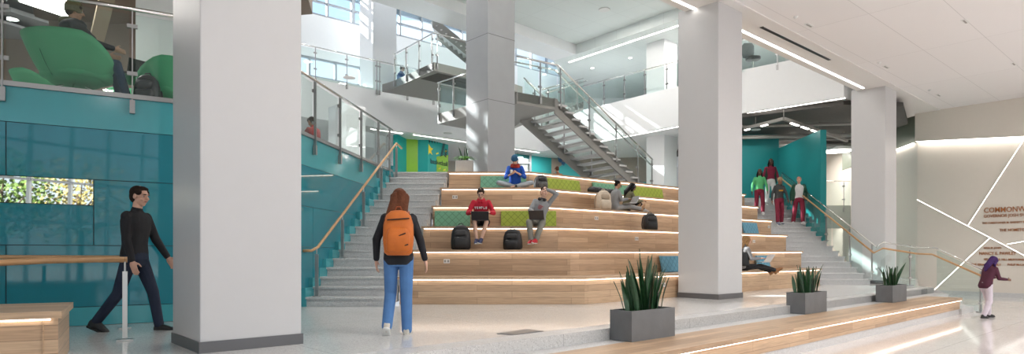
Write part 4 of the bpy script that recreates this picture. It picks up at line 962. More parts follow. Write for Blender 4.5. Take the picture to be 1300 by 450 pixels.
def backpack(name, label, loc, rz, h, w_, d, main, dark, tilt=0, group=None):
    t = thing(name, label, 'backpack', loc, 0, group)
    rot = Matrix.Rotation(rz, 3, 'Z') @ Matrix.Rotation(tilt, 3, 'X')
    def q(p): return V(loc) + rot @ V(p)
    def ld(mb): mb.v = [q(p) for p in mb.v]; return mb
    m = MB().loft([(V((0, 0, z_ * h)), V((wx * w_ / 2, 0, 0)), V((0, dx * d / 2, 0))) for z_, wx, dx in ((.0, .82, .8), (.06, .98, 1), (.35, 1, 1), (.65, .94, .88), (.85, .78, .68), (.96, .50, .42), (1.0, .2, .2))], 24, 3.2)
    ld(m).build('main_compartment', main, t, smooth=True)
    m = MB().loft([(V((0, -d * .5, z_ * h)), V((wx * w_ / 2, 0, 0)), V((0, dx * d, 0))) for z_, wx, dx in ((.05, .6, .12), (.1, .74, .24), (.35, .76, .26), (.48, .68, .18), (.52, .5, .06))], 20, 3.2)
    ld(m).build('front_pocket', main, t, smooth=True)
    m = MB().loft([(V((0, -d * .40, z_ * h)), V((wx * w_ / 2, 0, 0)), V((0, dx * d, 0))) for z_, wx, dx in ((.55, .5, .06), (.6, .6, .16), (.74, .58, .15), (.80, .4, .05))], 20, 3.2)
    ld(m).build('upper_pocket', dark, t, smooth=True)
    ld(MB().tube([(-.05, d * .1, h * .96), (-.03, d * .1, h * 1.06), (.03, d * .1, h * 1.06), (.05, d * .1, h * .96)], .009, 6)).build('top_handle', dark, t, smooth=True)
    for s in (-1, 1): ld(MB().tube([(s * w_ * .28, d * .42, h * .9), (s * w_ * .36, d * .70, h * .7), (s * w_ * .42, d * .66, h * .35), (s * w_ * .45, d * .40, h * .10)], .016, 6)).build('shoulder_strap', dark, t, smooth=True)
    for z_ in (.53, .86): ld(MB().tube([(-w_ * .30, -d * (.50 if z_ < .8 else .34), h * z_), (0, -d * (.56 if z_ < .8 else .38), h * (z_ + .012)), (w_ * .30, -d * (.50 if z_ < .8 else .34), h * z_)], .005, 5)).build('zip', dark, t)
    return t
def laptop(label, loc, rz, open_=105, w_=.33, d=.23, m='black', screen=None):
    t = thing('laptop', label, 'laptop', loc)
    rot = Matrix.Rotation(rz, 3, 'Z')
    def ld(mb): mb.v = [V(loc) + rot @ p for p in mb.v]; return mb
    ld(MB().box((0, 0, .009), (w_, d, .016))).build('base', m, t, bevel=.004)
    a = R(open_); c = V((0, -d / 2 + math.cos(a) * d * -.5 * -1 * -1, 0))
    r2 = Matrix.Rotation(-(math.pi / 2 - (math.pi - a)) * -1, 3, 'X')
    # lid hinged at far side (-y), user sits at +y
    dirv = V((0, -math.sin(a - math.pi / 2), math.cos(a - math.pi / 2))); hinge = V((0, -d / 2, .016))
    lid = MB().extr([hinge + V((-w_ / 2, 0, 0)), hinge + V((w_ / 2, 0, 0)), hinge + V((w_ / 2, 0, 0)) + dirv * d, hinge + V((-w_ / 2, 0, 0)) + dirv * d], dirv.cross(V((1, 0, 0))) * -.009)
    l_ = ld(lid).build('screen', m, t, norm=True)
    return t
# ---------------------------------------------------------------- foreground walkers
def walkman(t, T, g): pass
person('man in black turtleneck and navy trousers striding past the teal glass wall', (X(171, 7.5), 7.5, 0), R(-90), 1.80,
       dict(pelvis=(0, .0, .90), lean=3, twist=-8, head=(4, 0, 0), aL=((-.12, .30, -.95), (-.02, .55, -.84), None, None, .5), aR=((.12, .08, -1), (.05, .30, -1)),
            lL=((-.02, .36, -.93), (0, .18, -.98), (0, 1, .12)), lR=((.02, -.30, -.95), (0, -.62, -.79), (0, .92, -.38)), legw=1.0),
       'light', 'dark', ('turtleneck', 'black_knit', (.012, .012, .015)), ('trousers', 'navy_wool', (.012, .020, .045)), ('shoe', 'black_leather', (.01, .01, .01), 'black'), vox=.009, hair='short')
def wb(t, T, g):
    k = g['k']; rot = Matrix((g['lat'], g['fwd'], g['up'])).transposed(); c = g['sp'](.13) - g['fwd'] * .20
    o = cloth('orange_pack', (.55, .135, .012), .6, .2, 12); dk = cloth('dark_orange_trim', (.30, .06, .01), .6, .2, 12)
    def ld(mb): mb.v = [c + rot @ p for p in mb.v]; return T(mb)
    h, w_, d = .50, .34, .20
    bp = ld(MB().loft([(V((0, 0, z_ * h - .14)), V((wx * w_ / 2, 0, 0)), V((0, dx * d / 2, 0))) for z_, wx, dx in ((0, .7, .6), (.06, .9, .95), (.35, 1, 1.1), (.68, .96, 1), (.88, .8, .8), (.98, .5, .5), (1.0, .2, .2))], 24, 3)).build('backpack', o, t, smooth=True)
    ld(MB().loft([(V((0, -d * .5, z_ * h - .14)), V((wx * w_ / 2, 0, 0)), V((0, dx * d, 0))) for z_, wx, dx in ((.05, .5, .1), (.1, .74, .24), (.42, .76, .26), (.56, .6, .14), (.6, .4, .04))], 20, 3)).build('front_pocket', o, bp, smooth=True)
    for (a_, b_) in (((-.10, -.13, .02), (.08, -.155, .09)), ((-.06, -.12, -.09), (.11, -.145, -.03)), ((-.12, -.10, .24), (.12, -.10, .26))): ld(MB().tube([a_, b_], .008, 6)).build('strap', cloth('dark_strap', (.05, .02, .01)), bp)
    ld(MB().tube([(-.04, 0, h - .15), (-.02, 0, h - .10), (.02, 0, h - .10), (.04, 0, h - .15)], .008, 6)).build('top_handle', dk, bp)
    for s in (-1, 1):
        T(MB().tube([g['SH'] + g['lat'] * s * .10 - g['fwd'] * .10, g['SH'] + g['lat'] * s * .11 + g['up'] * .045, g['SH'] + g['lat'] * s * .12 + g['fwd'] * .10 - g['up'] * .05, g['sp'](.2) + g['lat'] * s * .15 + g['fwd'] * .09, g['sp'](.1) + g['lat'] * s * .15 - g['fwd'] * .08], .014, 6)).build('strap', dk, bp, smooth=True)
person('woman walking away with an orange backpack, long auburn hair and blue jeans', (X(506, 7.2), 7.2, 0), R(4), 1.68,
       dict(pelvis=(0, 0, .90), lean=4, twist=5, head=(3, 22, 0), aL=((-.32, -.10, -.95), (-.05, .28, -.95)), aR=((.30, -.05, -.95), (.22, .25, -.94)),
            lL=((-.02, .12, -.98), (-.04, -.50, -.86), (-.1, .78, -.6)), lR=((.0, .02, -1), (.02, -.05, -.99), (.08, 1, -.02)), legw=1.15, pant_to=1.02, sleeve_to=1),
       'light', 'auburn', ('jacket', 'black_fleece', (.012, .013, .018)), ('jeans', 'blue_denim', (.075, .19, .42)), ('shoe', 'cream_sneaker', (.55, .52, .45), 'white'), vox=.009, hair='longback', extras=wb)
# ---------------------------------------------------------------- walker at the sign wall
person('purple-haired person in dark red top and pale trousers walking by the sign wall', (10.62, 14.2, LOWZ), R(-80), 1.46,
       dict(pelvis=(0, 0, .76), lean=16, head=(20, 0, 0), hunch=.3, aL=((-.1, .25, -.95), (.1, .95, .05)), aR=((.1, .2, -.95), (0, .95, -.1)),
            lL=((0, .42, -.9), (0, .0, -1), (0, 1, .1)), lR=((0, .05, -1), (0, -.42, -.9), (0, .95, -.25)), legw=1.2),
       'brown', 'purple', ('jacket', 'maroon_jacket', (.07, .012, .03)), ('trousers', 'pale_lilac_trousers', (.58, .52, .58)), ('shoe', 'black_leather', (.01, .01, .01), 'black'), vox=.012, hair='long')
# ---------------------------------------------------------------- seated readers, straight section
def temple(t, T, g):
    yaw = R(180)
    p = g['sp'](.30, .128); rotm = Matrix.Rotation(yaw, 3, 'Z')
    L0 = T(MB().add([p], [])).v[0]
    xdir = rotm @ (-g['lat'])
    # arched word on the chest
    word = 'TEMPLE'; wdt = .030
    for i, ch in enumerate(word):
        u = (i - 2.5); c = T(MB().add([g['sp'](.335 - abs(u) * .003, .124) - g['lat'] * u * .046], [])).v[0]
        o = text_mesh('letter', ch, c - V((.020, 0, .0)), V((1, 0, 0)), T(MB().add([g['up'] * 1.0], [])).v[0] - T(MB().add([V((0, 0, 0))], [])).v[0], .062, 'outlet', t, ext=.012, bold=.002)
def glasses(t, T, g):
    hl = g['hl']
    m = MB()
    for s in (-1, 1):
        m.tube([hl(s * .033 + .022 * math.cos(a), .094, .003 + .016 * math.sin(a)) for a in [i * math.pi / 5 for i in range(11)]], .0028, 5)
        m.tube([hl(s * .055, .092, .006), hl(s * .080, .0, .004)], .0028, 5)
    m.tube([hl(-.011, .094, .004), hl(.011, .094, .004)], .0028, 5)
    T(m).build('glasses', 'black', t)
def red_x(t, T, g): temple(t, T, g); glasses(t, T, g)
yR = Lk[2].y
pr = (X(611, yR + .1), yR + .16, TH * 2)
person('man in red hoodie with glasses typing on a laptop on his knees', pr, R(180), 1.64,
       dict(pelvis=(0, 0, .595), lean=16, hunch=.35, head=(20, 0, 0), aL=((-.42, .28, -.86), (.42, .86, .02), None, (0, 0, -1), .5), aR=((.42, .28, -.86), (-.42, .86, .02), None, (0, 0, -1), .5),
            lL=((-.10, 1, .02), (.30, .12, -1), (.15, 1, 0)), lR=((.10, 1, .02), (-.12, .10, -1), (.1, 1, 0)), sleeve_to=.7),
       'fair', 'dark', ('hoodie', 'red_fleece', (.50, .012, .035)), ('shorts', 'black_shorts', (.012, .013, .02)), ('shoe', 'navy_sneaker', (.02, .04, .14), 'white'), hair='short', shorts=True, hood=True, extras=red_x)
laptop('black open laptop on the knees of the man in the red hoodie', (pr[0], pr[1] - .44, pr[2] + .60), R(0), 128, .35, .20, mat('dark_laptop_shell', (.02, .025, .035), .3))
def gray_x(t, T, g):
    hl = g['hl']
    T(MB().tube([g['NK'] + g['lat'] * (.085 * math.cos(a)) + g['fwd'] * (.085 * math.sin(a)) + g['up'] * .015 for a in [R(-150 + 30 * i) for i in range(11)][::-1]], .012, 8)).build('headphone_band', 'black', t, smooth=True)
    for s in (-1, 1): T(MB().ell(g['NK'] + g['lat'] * s * .055 + g['fwd'] * .095 - g['up'] * .01, .035, .022, .035)).build('headphone_cup', 'black', t, smooth=True)
    cr_ = cloth('faded_red_print', (.40, .07, .08))
    for i in range(3):
        a_ = g['sp'](.34 - .03 * i, .121) - g['lat'] * (.055 - .02 * i); b_ = g['sp'](.36 - .03 * i, .121) + g['lat'] * (.04 + .005 * i)
        T(MB().bar(a_, b_, .012, .016)).build('chest_print', cr_, t)
pg = (X(683, yR + .1), yR + .16, TH * 2)
person('man in grey sweatshirt resting one hand on his head above a laptop', pg, R(172), 1.64,
       dict(pelvis=(0, 0, .60), lean=-2, side=-12, head=(-2, 28, 0), aR=((.35, .45, -.82), (-.35, .9, -.12), None, (0, 0, -1), .5), aL=((-.62, .30, .72), (.86, -.12, .38), (.8, -.1, -.4), (.2, 0, -1), .6),
            lL=((-.12, 1, .0), (.34, .16, -1), (.2, 1, 0)), lR=((.14, 1, 0), (-.12, .08, -1), (.25, 1, 0)), legw=1.15),
       'fair', 'dark', ('sweatshirt', 'heather_grey_fleece', (.27, .28, .29)), ('sweatpants', 'stone_grey_fleece', (.25, .25, .22)), ('shoe', 'red_sneaker', (.55, .015, .03), 'white'), hair='curly', extras=gray_x)
laptop('dark open laptop with stickers on the knees of the man in grey', (pg[0] - .02, pg[1] - .40, pg[2] + .62), R(-14), 122, .31, .19, mat('charcoal_laptop_shell', (.05, .045, .045), .35))
# cross-legged reader
def blue_x(t, T, g):
    hl = g['hl']; b = cloth('teal_blue_knit', (.02, .10, .20), .9, .3, 40, .8)
    T(MB().loft([(hl(0, -.02, z_), g['hm'] @ V((a_, 0, 0)), g['hm'] @ V((0, b_, 0))) for z_, a_, b_ in ((.025, .088, .104), (.055, .092, .108), (.06, .088, .104), (.10, .078, .092), (.135, .05, .06), (.15, .02, .02))], 20)).build('beanie', b, t, smooth=True)
    s_ = cloth('red_patterned_scarf', (.35, .03, .02), .9, .8, 30, .6); m = MB()
    for i in range(3): m.tube([g['NK'] + g['lat'] * (.085 + .01 * i) * math.cos(a) + g['fwd'] * (.085 + .012 * i) * math.sin(a) + g['up'] * (.03 - .028 * i) for a in [2 * math.pi * q / 14 for q in range(15)]], .024, 8)
    T(m).build('scarf', s_, t, remesh=.012, sm=1)
    T(MB().tube([g['J']['R']['wr'] + V((0, .07, .02)), g['J']['R']['wr'] + V((0, .07, .09))], [.026, .034], 12)).build('cup', 'outlet', t)
pbz = TH * 5
person('cross-legged person in blue sweater, teal beanie and red scarf eating from a cup', (X(654, 15.45), 15.50, pbz), R(180), 1.60,
       dict(pelvis=(0, 0, .12), lean=10, hunch=.35, head=(32, -8, 0), aR=((.30, .25, -.92), (-.55, .75, .25), None, (-.5, 0, .8), .9), aL=((-.30, .30, -.90), (.75, .55, .38), None, (.3, 0, -.9), .9),
            lL=((-.80, .58, .14), (.88, .22, -.22), (.8, .35, -.1)), lR=((.80, .58, .14), (-.88, .12, -.22), (-.8, .3, -.1)), sleeve_to=.45),
       'fair', 'dark', ('sweater', 'royal_blue_fleece', (.012, .08, .42)), ('jeans', 'light_wash_denim', (.34, .38, .42)), ('shoe', 'black_canvas', (.02, .02, .02), 'black'), hair='short', extras=blue_x)
# ---------------------------------------------------------------- students on the angled section
def headset(t, T, g):
    hl = g['hl']; T(MB().tube([hl(.088 * math.cos(a), -.005, .02 + .105 * math.sin(a)) for a in [math.pi * i / 8 for i in range(9)]], .008, 6)).build('headphone_band', mat('pale_blue_band', (.25, .35, .45), .4), t, smooth=True)
    for s in (-1, 1): T(MB().ell(hl(s * .085, -.005, .0), .018, .032, .036, g['hm'])).build('headphone_cup', 'black', t, smooth=True)
q, rz = tierB(4, 792, .28)
person('student in grey sweatshirt with legs stretched along the tier beside the cream backpack', q, R(-66), 1.46,
       dict(pelvis=(0, 0, .115), lean=-4, hunch=.5, head=(30, -20, 0), aL=((-.25, .2, -.95), (.3, .9, .1), None, (0, 0, -1), .6), aR=((.25, .2, -.95), (-.2, .9, .15), None, (0, 0, -1), .6),
            lL=((-.05, 1, .12), (.02, 1, -.12), (.1, .3, .95)), lR=((.12, 1, .10), (-.05, 1, -.14), (.2, .3, .95)), legw=1.1),
       'tan', 'black', ('sweatshirt', 'cool_grey_fleece', (.26, .27, .28)), ('sweatpants', 'light_grey_fleece', (.33, .33, .33)), ('shoe', 'tan_slipper', (.42, .24, .12), 'tan'), hair='bun', extras=glasses)
laptop('silver open laptop between the two students on the angled tier', (q.x + .34, q.y - .12, q.z + .18), R(-66 + 180), 118, .30, .20, 'silver')
q, rz = tierB(4, 811, .42)
person('student with headphones and drawn-up knees in black trousers', q, R(-75), 1.50,
       dict(pelvis=(0, 0, .115), lean=8, hunch=.5, head=(30, 0, 0), aL=((-.2, .4, -.9), (.3, .9, .2), None, (0, 0, -1), .6), aR=((.2, .4, -.9), (-.3, .9, .1), None, (0, 0, -1), .6),
            lL=((-.05, .70, .72), (.0, .55, -.83), (.1, 1, -.05)), lR=((.12, .64, .76), (0, .56, -.82), (.15, 1, -.05))),
       'brown', 'black', ('sweater', 'olive_patterned_knit', (.16, .15, .09), .9, .5, 30), ('trousers', 'black_cotton', (.012, .012, .014)), ('shoe', 'white_black_sneaker', (.45, .45, .45), 'white'), hair='long', extras=headset)
# woman with brown shoes
q, rz = tierB(1, 954, .22)
person('blond woman in black vest sitting with legs out and brown shoes', q, R(-82), 1.66,
       dict(pelvis=(0, 0, .115), lean=0, hunch=.45, head=(28, 0, 0), aL=((-.15, .25, -.95), (.1, .95, .0), None, (0, 0, -1), .6), aR=((.2, .25, -.95), (-.1, .95, .05), None, (0, 0, -1), .6),
            lL=((-.03, 1, .04), (.02, .95, -.32), (.1, .75, .55)), lR=((.10, 1, .06), (-.02, .96, -.26), (.15, .75, .6))),
       'light', 'blond', ('sweater', 'grey_sleeve_knit', (.24, .24, .25)), ('trousers', 'black_cotton', (.012, .012, .014)), ('shoe', 'brown_suede', (.26, .11, .035), 'tan'), hair='long', sock=('white_sock', (.6, .6, .6)),
       extras=lambda t, T, g: T(MB().loft([(g['sp'](h_), g['lat'] * a_, g['fwd'] * b_) for h_, a_, b_ in ((0, .19, .14), (.12, .165, .125), (.3, .185, .135), (.42, .165, .115), (.49, .09, .085))], 20, 2.4)).build('vest', cloth('black_puffer', (.015, .017, .02), .6, .2, 20), t, smooth=True))
laptop('silver laptop tilted open on the lap of the blond woman', (q.x + .46, q.y - .06, q.z + .20), R(-82 + 180), 125, .31, .22, 'silver')
# ---------------------------------------------------------------- four students on the far stairs
def stair_p(px, n, back=.15): y = 18.4 + RUN * (n - 1) + back; return (X(px, y), y, RISE * n)
DN = dict(lean=2, lL=((-.02, .28, -.96), (0, .02, -1), (0, .95, -.3)), lR=((.02, -.02, -1), (0, -.30, -.95), (0, 1, -.1)))
def hang(sw=.2): return dict(aL=((-.30, sw * .3, -.95), (-.05, .25 + sw * .3, -.95)), aR=((.30, -sw * .3, -.95), (.10, .25 - sw * .2, -.95)))
mar = ('scrub_trousers', 'maroon_cotton', (.20, .012, .035))
person('student in a bright green sweatshirt and maroon trousers coming down the stairs', stair_p(964, 14), R(172), 1.62, dict(pelvis=(0, 0, .86), head=(12, 0, 0), **DN, **hang(), legw=1.25), 'deep', 'black', ('sweatshirt', 'mint_green_fleece', (.10, .46, .18)), mar, ('shoe', 'white_sneaker', (.6, .6, .6), 'white'), vox=.014, hair='long')
person('student in maroon top and white trousers behind the others on the stairs', stair_p(978, 16.4), R(176), 1.70, dict(pelvis=(0, 0, .90), head=(14, 0, 0), **DN, **hang(.1), legw=1.3), 'deep', 'black', ('top', 'maroon_cotton_top', (.20, .012, .04)), ('trousers', 'white_cotton_trousers', (.66, .66, .66)), ('shoe', 'white_sneaker', (.6, .6, .6), 'white'), vox=.014, hair='long',
       extras=lambda t, T, g: [T(MB().caps(g['sp'](.40) + g['lat'] * s * .13, g['sp'](-.1) + g['lat'] * s * .15, .075, .07)).build('open_jacket', cloth('dark_green_jacket', (.015, .035, .025)), t, smooth=True) for s in (-1, 1)])
person('student in a charcoal hoodie and maroon trousers, nearest on the stairs', stair_p(989, 11.7), R(185), 1.62, dict(pelvis=(0, 0, .86), head=(18, 10, 0), lean=2, lL=((-.05, .02, -1), (0, -.10, -1), (0, 1, -.1)), lR=((.04, .22, -.96), (0, .02, -1), (0, .9, -.4)), **hang(.5), legw=1.25), 'brown', 'sand', ('hoodie', 'charcoal_fleece', (.045, .05, .05)), mar, ('shoe', 'slate_sneaker', (.16, .18, .24), 'white'), vox=.014, hair='curly', hood=True,
       extras=lambda t, T, g: T(MB().bar(g['sp'](.30, .135) - g['lat'] * .07, g['sp'](.30, .135) + g['lat'] * .07, .03, .05)).build('chest_print', cloth('amber_print', (.45, .22, .03)), t))
person('student with pink hair, green cardigan and white shirt on the stairs', stair_p(1014, 11.8), R(170), 1.63, dict(pelvis=(0, 0, .86), head=(12, -10, 0), lean=2, lL=((-.06, .22, -.97), (0, -.02, -1), (-.2, .95, -.2)), lR=((.12, .0, -1), (.06, -.22, -.97), (.2, 1, -.1)), **hang(.2), legw=1.3), 'light', 'pink', ('shirt', 'white_cotton', (.62, .62, .62)), mar, ('shoe', 'white_sneaker', (.6, .6, .6), 'white'), vox=.014, hair='short',
       extras=lambda t, T, g: [T(MB().caps(g['sp'](.42) + g['lat'] * s * .135, g['sp'](-.04) + g['lat'] * s * .16, .070, .065).caps(g['J'][n_]['sh'], g['J'][n_]['el'], .070, .062).caps(g['J'][n_]['el'], g['J'][n_]['wr'], .062, .045)).build('cardigan', cloth('forest_green_knit', (.012, .06, .035)), t, remesh=.014, sm=1) for s, n_ in ((-1, 'L'), (1, 'R'))])
# ---------------------------------------------------------------- people higher up
sit = dict(lL=((-.1, 1, 0), (0, 0, -1), (0, 1, 0)), lR=((.1, 1, 0), (0, 0, -1), (0, 1, 0)), aL=((-.2, .5, -.8), (.3, .9, 0)), aR=((.2, .5, -.8), (-.3, .9, 0)), lean=8, head=(15, 0, 0))
def stool(label, loc, col, group='low seats on the upper floors'):
    t = thing('pouf', label, 'chair', loc, 0, group); x, y, z = loc
    MB().loft([((x, y, z + h_), (a_, 0, 0), (0, a_, 0)) for h_, a_ in ((.0, .26), (.03, .30), (.40, .31), (.45, .27))], 24, 2.6).build('seat', col, t, smooth=True)
    MB().loft([((x, y, z - .0 + h_), (a_, 0, 0), (0, a_, 0)) for h_, a_ in ((0, .2), (.02, .2))], 20).build('base', 'black', t)
    return t
y_ = 15.2; lc = (X(400, 15.5), 15.5, F2)
stool('dark upholstered seat behind the teal-edged glass guard', lc, cloth('slate_fabric', (.05, .06, .07)))
person('seated person with dark hair and red top behind the glass guard above the stairs', (lc[0], lc[1], F2), R(60), 1.70, dict(pelvis=(0, 0, .55), **sit), 'tan', 'dark', ('top', 'brick_red_knit', (.30, .03, .03)), ('trousers', 'black_cotton', (.012, .012, .014)), ('shoe', 'black_canvas', (.02, .02, .02), 'black'), vox=.014)
lc = (X(507, 25.9), 25.9, F3)
stool('pale grey seat on the upper gallery beside the white column', lc, cloth('pale_fabric', (.5, .52, .54)))
person('person in a blue jacket seated behind the upper gallery glass', lc, R(-60), 1.72, dict(pelvis=(0, 0, .55), **sit), 'light', 'dark', ('jacket', 'cobalt_jacket', (.01, .06, .25)), ('trousers', 'black_cotton', (.012, .012, .014)), ('shoe', 'black_canvas', (.02, .02, .02), 'black'), vox=.016)
lc = (X(709, 24.0), 24.0, F2)
stool('low seat behind the top of the seating under the steel stair', lc, cloth('umber_fabric', (.12, .08, .05)))
person('brown-haired person seated behind the top tier, head just showing under the stair', lc, R(20), 1.66, dict(pelvis=(0, 0, .52), **sit), 'tan', 'auburn', ('sweater', 'rust_knit', (.20, .07, .03)), ('trousers', 'black_cotton', (.012, .012, .014)), ('shoe', 'black_canvas', (.02, .02, .02), 'black'), vox=.016, hair='short')
# ================================================================ cushions, bags, planters, lounge
def quilted(name, col):
    m, nt, out = nodes_of(name); L = nt.links.new
    b = N(nt, 'ShaderNodeBsdfPrincipled'); b.inputs['Roughness'].default_value = .8; b.inputs['Base Color'].default_value = c4(col)
    uv = N(nt, 'ShaderNodeUVMap'); mp = N(nt, 'ShaderNodeMapping'); mp.inputs['Rotation'].default_value = (0, 0, R(45))
    br = N(nt, 'ShaderNodeTexBrick'); br.offset = 0; br.inputs['Scale'].default_value = 1; br.inputs['Brick Width'].default_value = .11; br.inputs['Row Height'].default_value = .11; br.inputs['Mortar Size'].default_value = .006
    br.inputs['Color1'].default_value = c4(col); br.inputs['Color2'].default_value = c4(col); br.inputs['Mortar'].default_value = c4([x * .6 for x in col])
    bp = N(nt, 'ShaderNodeBump'); bp.inputs['Strength'].default_value = .5; bp.inputs['Distance'].default_value = .01; bp.invert = True
    L(uv.outputs[0], mp.inputs[0]); L(mp.outputs[0], br.inputs['Vector']); L(br.outputs['Color'], b.inputs['Base Color']); L(br.outputs['Fac'], bp.inputs['Height']); L(bp.outputs[0], b.inputs['Normal']); L(b.outputs[0], out.inputs[0]); return m
QG = quilted('sage_quilt', (.16, .38, .25)); QL = quilted('lime_quilt', (.33, .42, .06)); QB = quilted('sky_quilt', (.13, .34, .48))
def pad(k, px0, px1, m, label, sec='A', h=.37, grp='quilted seat pads'):
    # a pad standing on tier k and leaning on the riser behind it
    if sec == 'A':
        Y = Lk[k].y - .06; a = V((X(px0, Y), Y, TH * k + .005)); b = V((X(px1, Y), Y, TH * k + .005)); bk = V((0, 1, 0))
    else:
        q0, rz = tierB(k + 1, px0, -.06); q1, _ = tierB(k + 1, px1, -.06); a = V((q0.x, q0.y, TH * k + .005)); b = V((q1.x, q1.y, TH * k + .005)); bk = V((-math.sin(rz), math.cos(rz), 0))
    x = (b - a).normalized(); t = thing('seat_pad', label, 'cushion', a.lerp(b, .5), 0, grp)
    f = -bk
    o = MB().extr([a + f * .10, b + f * .10, b + f * .02 + V((0, 0, h)), a + f * .02 + V((0, 0, h))], f * -.055 + V((0, 0, 0)))
    o.build('cushion', m, t, bevel=.012, uv=True, ud=tuple(x), norm=True)
    MB().bar(a + f * .103 + V((0, 0, .004)), b + f * .103 + V((0, 0, .004)), .012, .008).build('piping', m, t)
    return t
pad(3, 552, 597, QG, 'sage green pad behind the man in the red hoodie')
pad(3, 636, 706, QL, 'lime green pad behind the man in the grey sweatshirt')
pad(5, 610, 668, QG, 'sage green pad behind the cross-legged reader in blue')
pad(5, 686, 733, QL, 'lime green pad on the top tier beside the grey patterned backpack', 'B')
pad(5, 750, 800, QG, 'sage green pad behind the dark folded jacket', 'B')
pad(5, 801, 838, QL, 'lime green pad behind the student with headphones', 'B')
pad(1, 835, 868, QB, 'sky blue pad low on the tiers against the middle column', 'B', .36)
pad(3, 940, 958, QB, 'sky blue pad just past the middle column, high on the tiers', 'B', .36)
pad(1, 957, 972, QB, 'sky blue pad behind the blond woman with the laptop', 'B', .36)
BK = cloth('black_nylon', (.012, .012, .014), .55, .3, 30); BK2 = cloth('black_trim', (.03, .03, .032), .6, .2, 30)
CR_ = cloth('cream_canvas', (.58, .50, .40), .8, .15, 20); CR2 = cloth('cream_trim', (.42, .35, .27), .8, .15, 20); GP = cloth('grey_patterned_nylon', (.10, .10, .10), .7, 1.0, 14)
y2 = Lk[1].y + .42
backpack('backpack', 'black backpack standing beside the feet of the man in the red hoodie', (X(585, y2), y2, TH * 2), R(4), .50, .40, .24, BK, BK2)
backpack('backpack', 'black backpack slumped beside the red sneakers', (X(651, y2), y2, TH * 2), R(-10), .42, .38, .24, BK, BK2, R(6))
backpack('backpack', 'grey patterned backpack on the top tier beside the cross-legged reader', (X(687, 15.5), 15.45, TH * 5), R(15), .36, .32, .22, GP, BK)
q, rz = tierB(4, 777, .28); backpack('backpack', 'cream backpack standing on the tier beside the grey sweatshirt student', q, rz - .35, .50, .38, .25, CR_, CR2)
q, rz = tierB(3, 836, .25); backpack('backpack', 'black backpack with white bottles on the tier below the two students', q, rz - .5, .42, .36, .24, BK, BK2)
q, rz = tierB(5, 776, .28)
j = MB(); rg = random.Random(5)
for i in range(14): j.ell(q + V((math.cos(rz) * (i / 13 - .5) * .9, math.sin(rz) * (i / 13 - .5) * .9, .06 + .05 * rg.random())), .11, .12, .07 + .03 * rg.random())
tag(j.build('folded_jacket', BK, remesh=.014, sm=2), 'dark puffy jacket lying crumpled on the top tier before the sage pad', 'jacket')
# planters
def blade(mb, base, h, w_, lean, ang, rg):
    d = V((math.cos(ang), math.sin(ang), 0)); s_ = V((-d.y, d.x, 0)); s_ = (s_ * math.cos(rg.uniform(-.8, .8)) + d * math.sin(rg.uniform(-.8, .8))).normalized(); n = 8; vs = []; tw = rg.uniform(-.6, .6)
    for i in range(n + 1):
        t = i / n; c = V(base) + V((0, 0, h * t)) + d * (lean * t ** 1.6 * h); ww = w_ * (.55 + 1.2 * t - 1.75 * t ** 2.6) * .5; ww = max(ww, .002)
        sv = Matrix.Rotation(tw * t, 3, 'Z') @ s_; nv = sv.cross(V((0, 0, 1))).normalized()
        vs += [c - sv * ww, c + nv * .006 + nv * ww * .15, c + sv * ww, c - nv * .004 + nv * ww * .10]
    fs = [(i * 4 + j, i * 4 + (j + 1) % 4, (i + 1) * 4 + (j + 1) % 4, (i + 1) * 4 + j) for i in range(n) for j in range(4)] + [(n * 4, n * 4 + 1, n * 4 + 2, n * 4 + 3)]
    mb.add(vs, fs)
def planter(label, c, ua, L, D, h, blades, seed, group='concrete planters with snake plants'):
    t = thing('potted_plant', label, 'plant', c, 0, group); c = V(c); va = V((-ua.y, ua.x, 0)); up = V((0, 0, 1))
    P4 = [c, c + ua * L, c + ua * L + va * D, c + va * D]
    i_ = .022; I4 = [c + ua * i_ + va * i_, c + ua * (L - i_) + va * i_, c + ua * (L - i_) + va * (D - i_), c + ua * i_ + va * (D - i_)]
    m = MB(); vs = [p + up * 0 for p in P4] + [p + up * h for p in P4] + [p + up * h for p in I4] + [p + up * (h - .06) for p in I4]
    fs = [(3, 2, 1, 0)] + [(i, (i + 1) % 4, 4 + (i + 1) % 4, 4 + i) for i in range(4)] + [(4 + i, 4 + (i + 1) % 4, 8 + (i + 1) % 4, 8 + i) for i in range(4)] + [(8 + i, 8 + (i + 1) % 4, 12 + (i + 1) % 4, 12 + i) for i in range(4)] + [(12, 13, 14, 15)]
    m.add(vs, fs).build('planter_box', 'planter', t)
    MB().prism([xy(p) for p in I4], c.z + h - .065, c.z + h - .03).build('soil', 'soil', t)
    rg = random.Random(seed); m = MB()
    for (u, v_, hh, ww, ln, an) in blades: blade(m, c + ua * u * L + va * v_ * D + up * (h - .06), hh, ww, ln, an, rg)
    m.build('snake_plant', 'leaf', t, norm=True)
    return t
def rb(n, seed, hmin, hmax, w_=.055):
    rg = random.Random(seed); o = []
    for i in range(n):
        u = .18 + .66 * (i + .5) / n + rg.uniform(-.05, .05); pk = 1 - abs(u - .48) * 1.5
        o.append((u, rg.uniform(.25, .75), hmin + (hmax - hmin) * max(0, pk) * rg.uniform(.55, 1.05), w_ * rg.uniform(.7, 1.15), rg.uniform(.02, .22) + abs(u - .5) * .3, (0 if u > .5 else math.pi) + rg.uniform(-.9, .9)))
    return o
PZ_ = -.132
def gp(px, py, z=PZ_): Y = (HC - z) * F / (py - 322); return V((X(px, Y), Y, z))
p1 = V((1.379, 7.51, PZ_)) + PN * .05; planter('largest concrete planter with a tall snake plant, nearest on the oak ledge', p1, U, .88, .33, .365, rb(34, 3, .22, .74, .085) + [(.45, .5, .80, .06, .02, 3.0), (.52, .4, .68, .075, .06, .3)], 1)
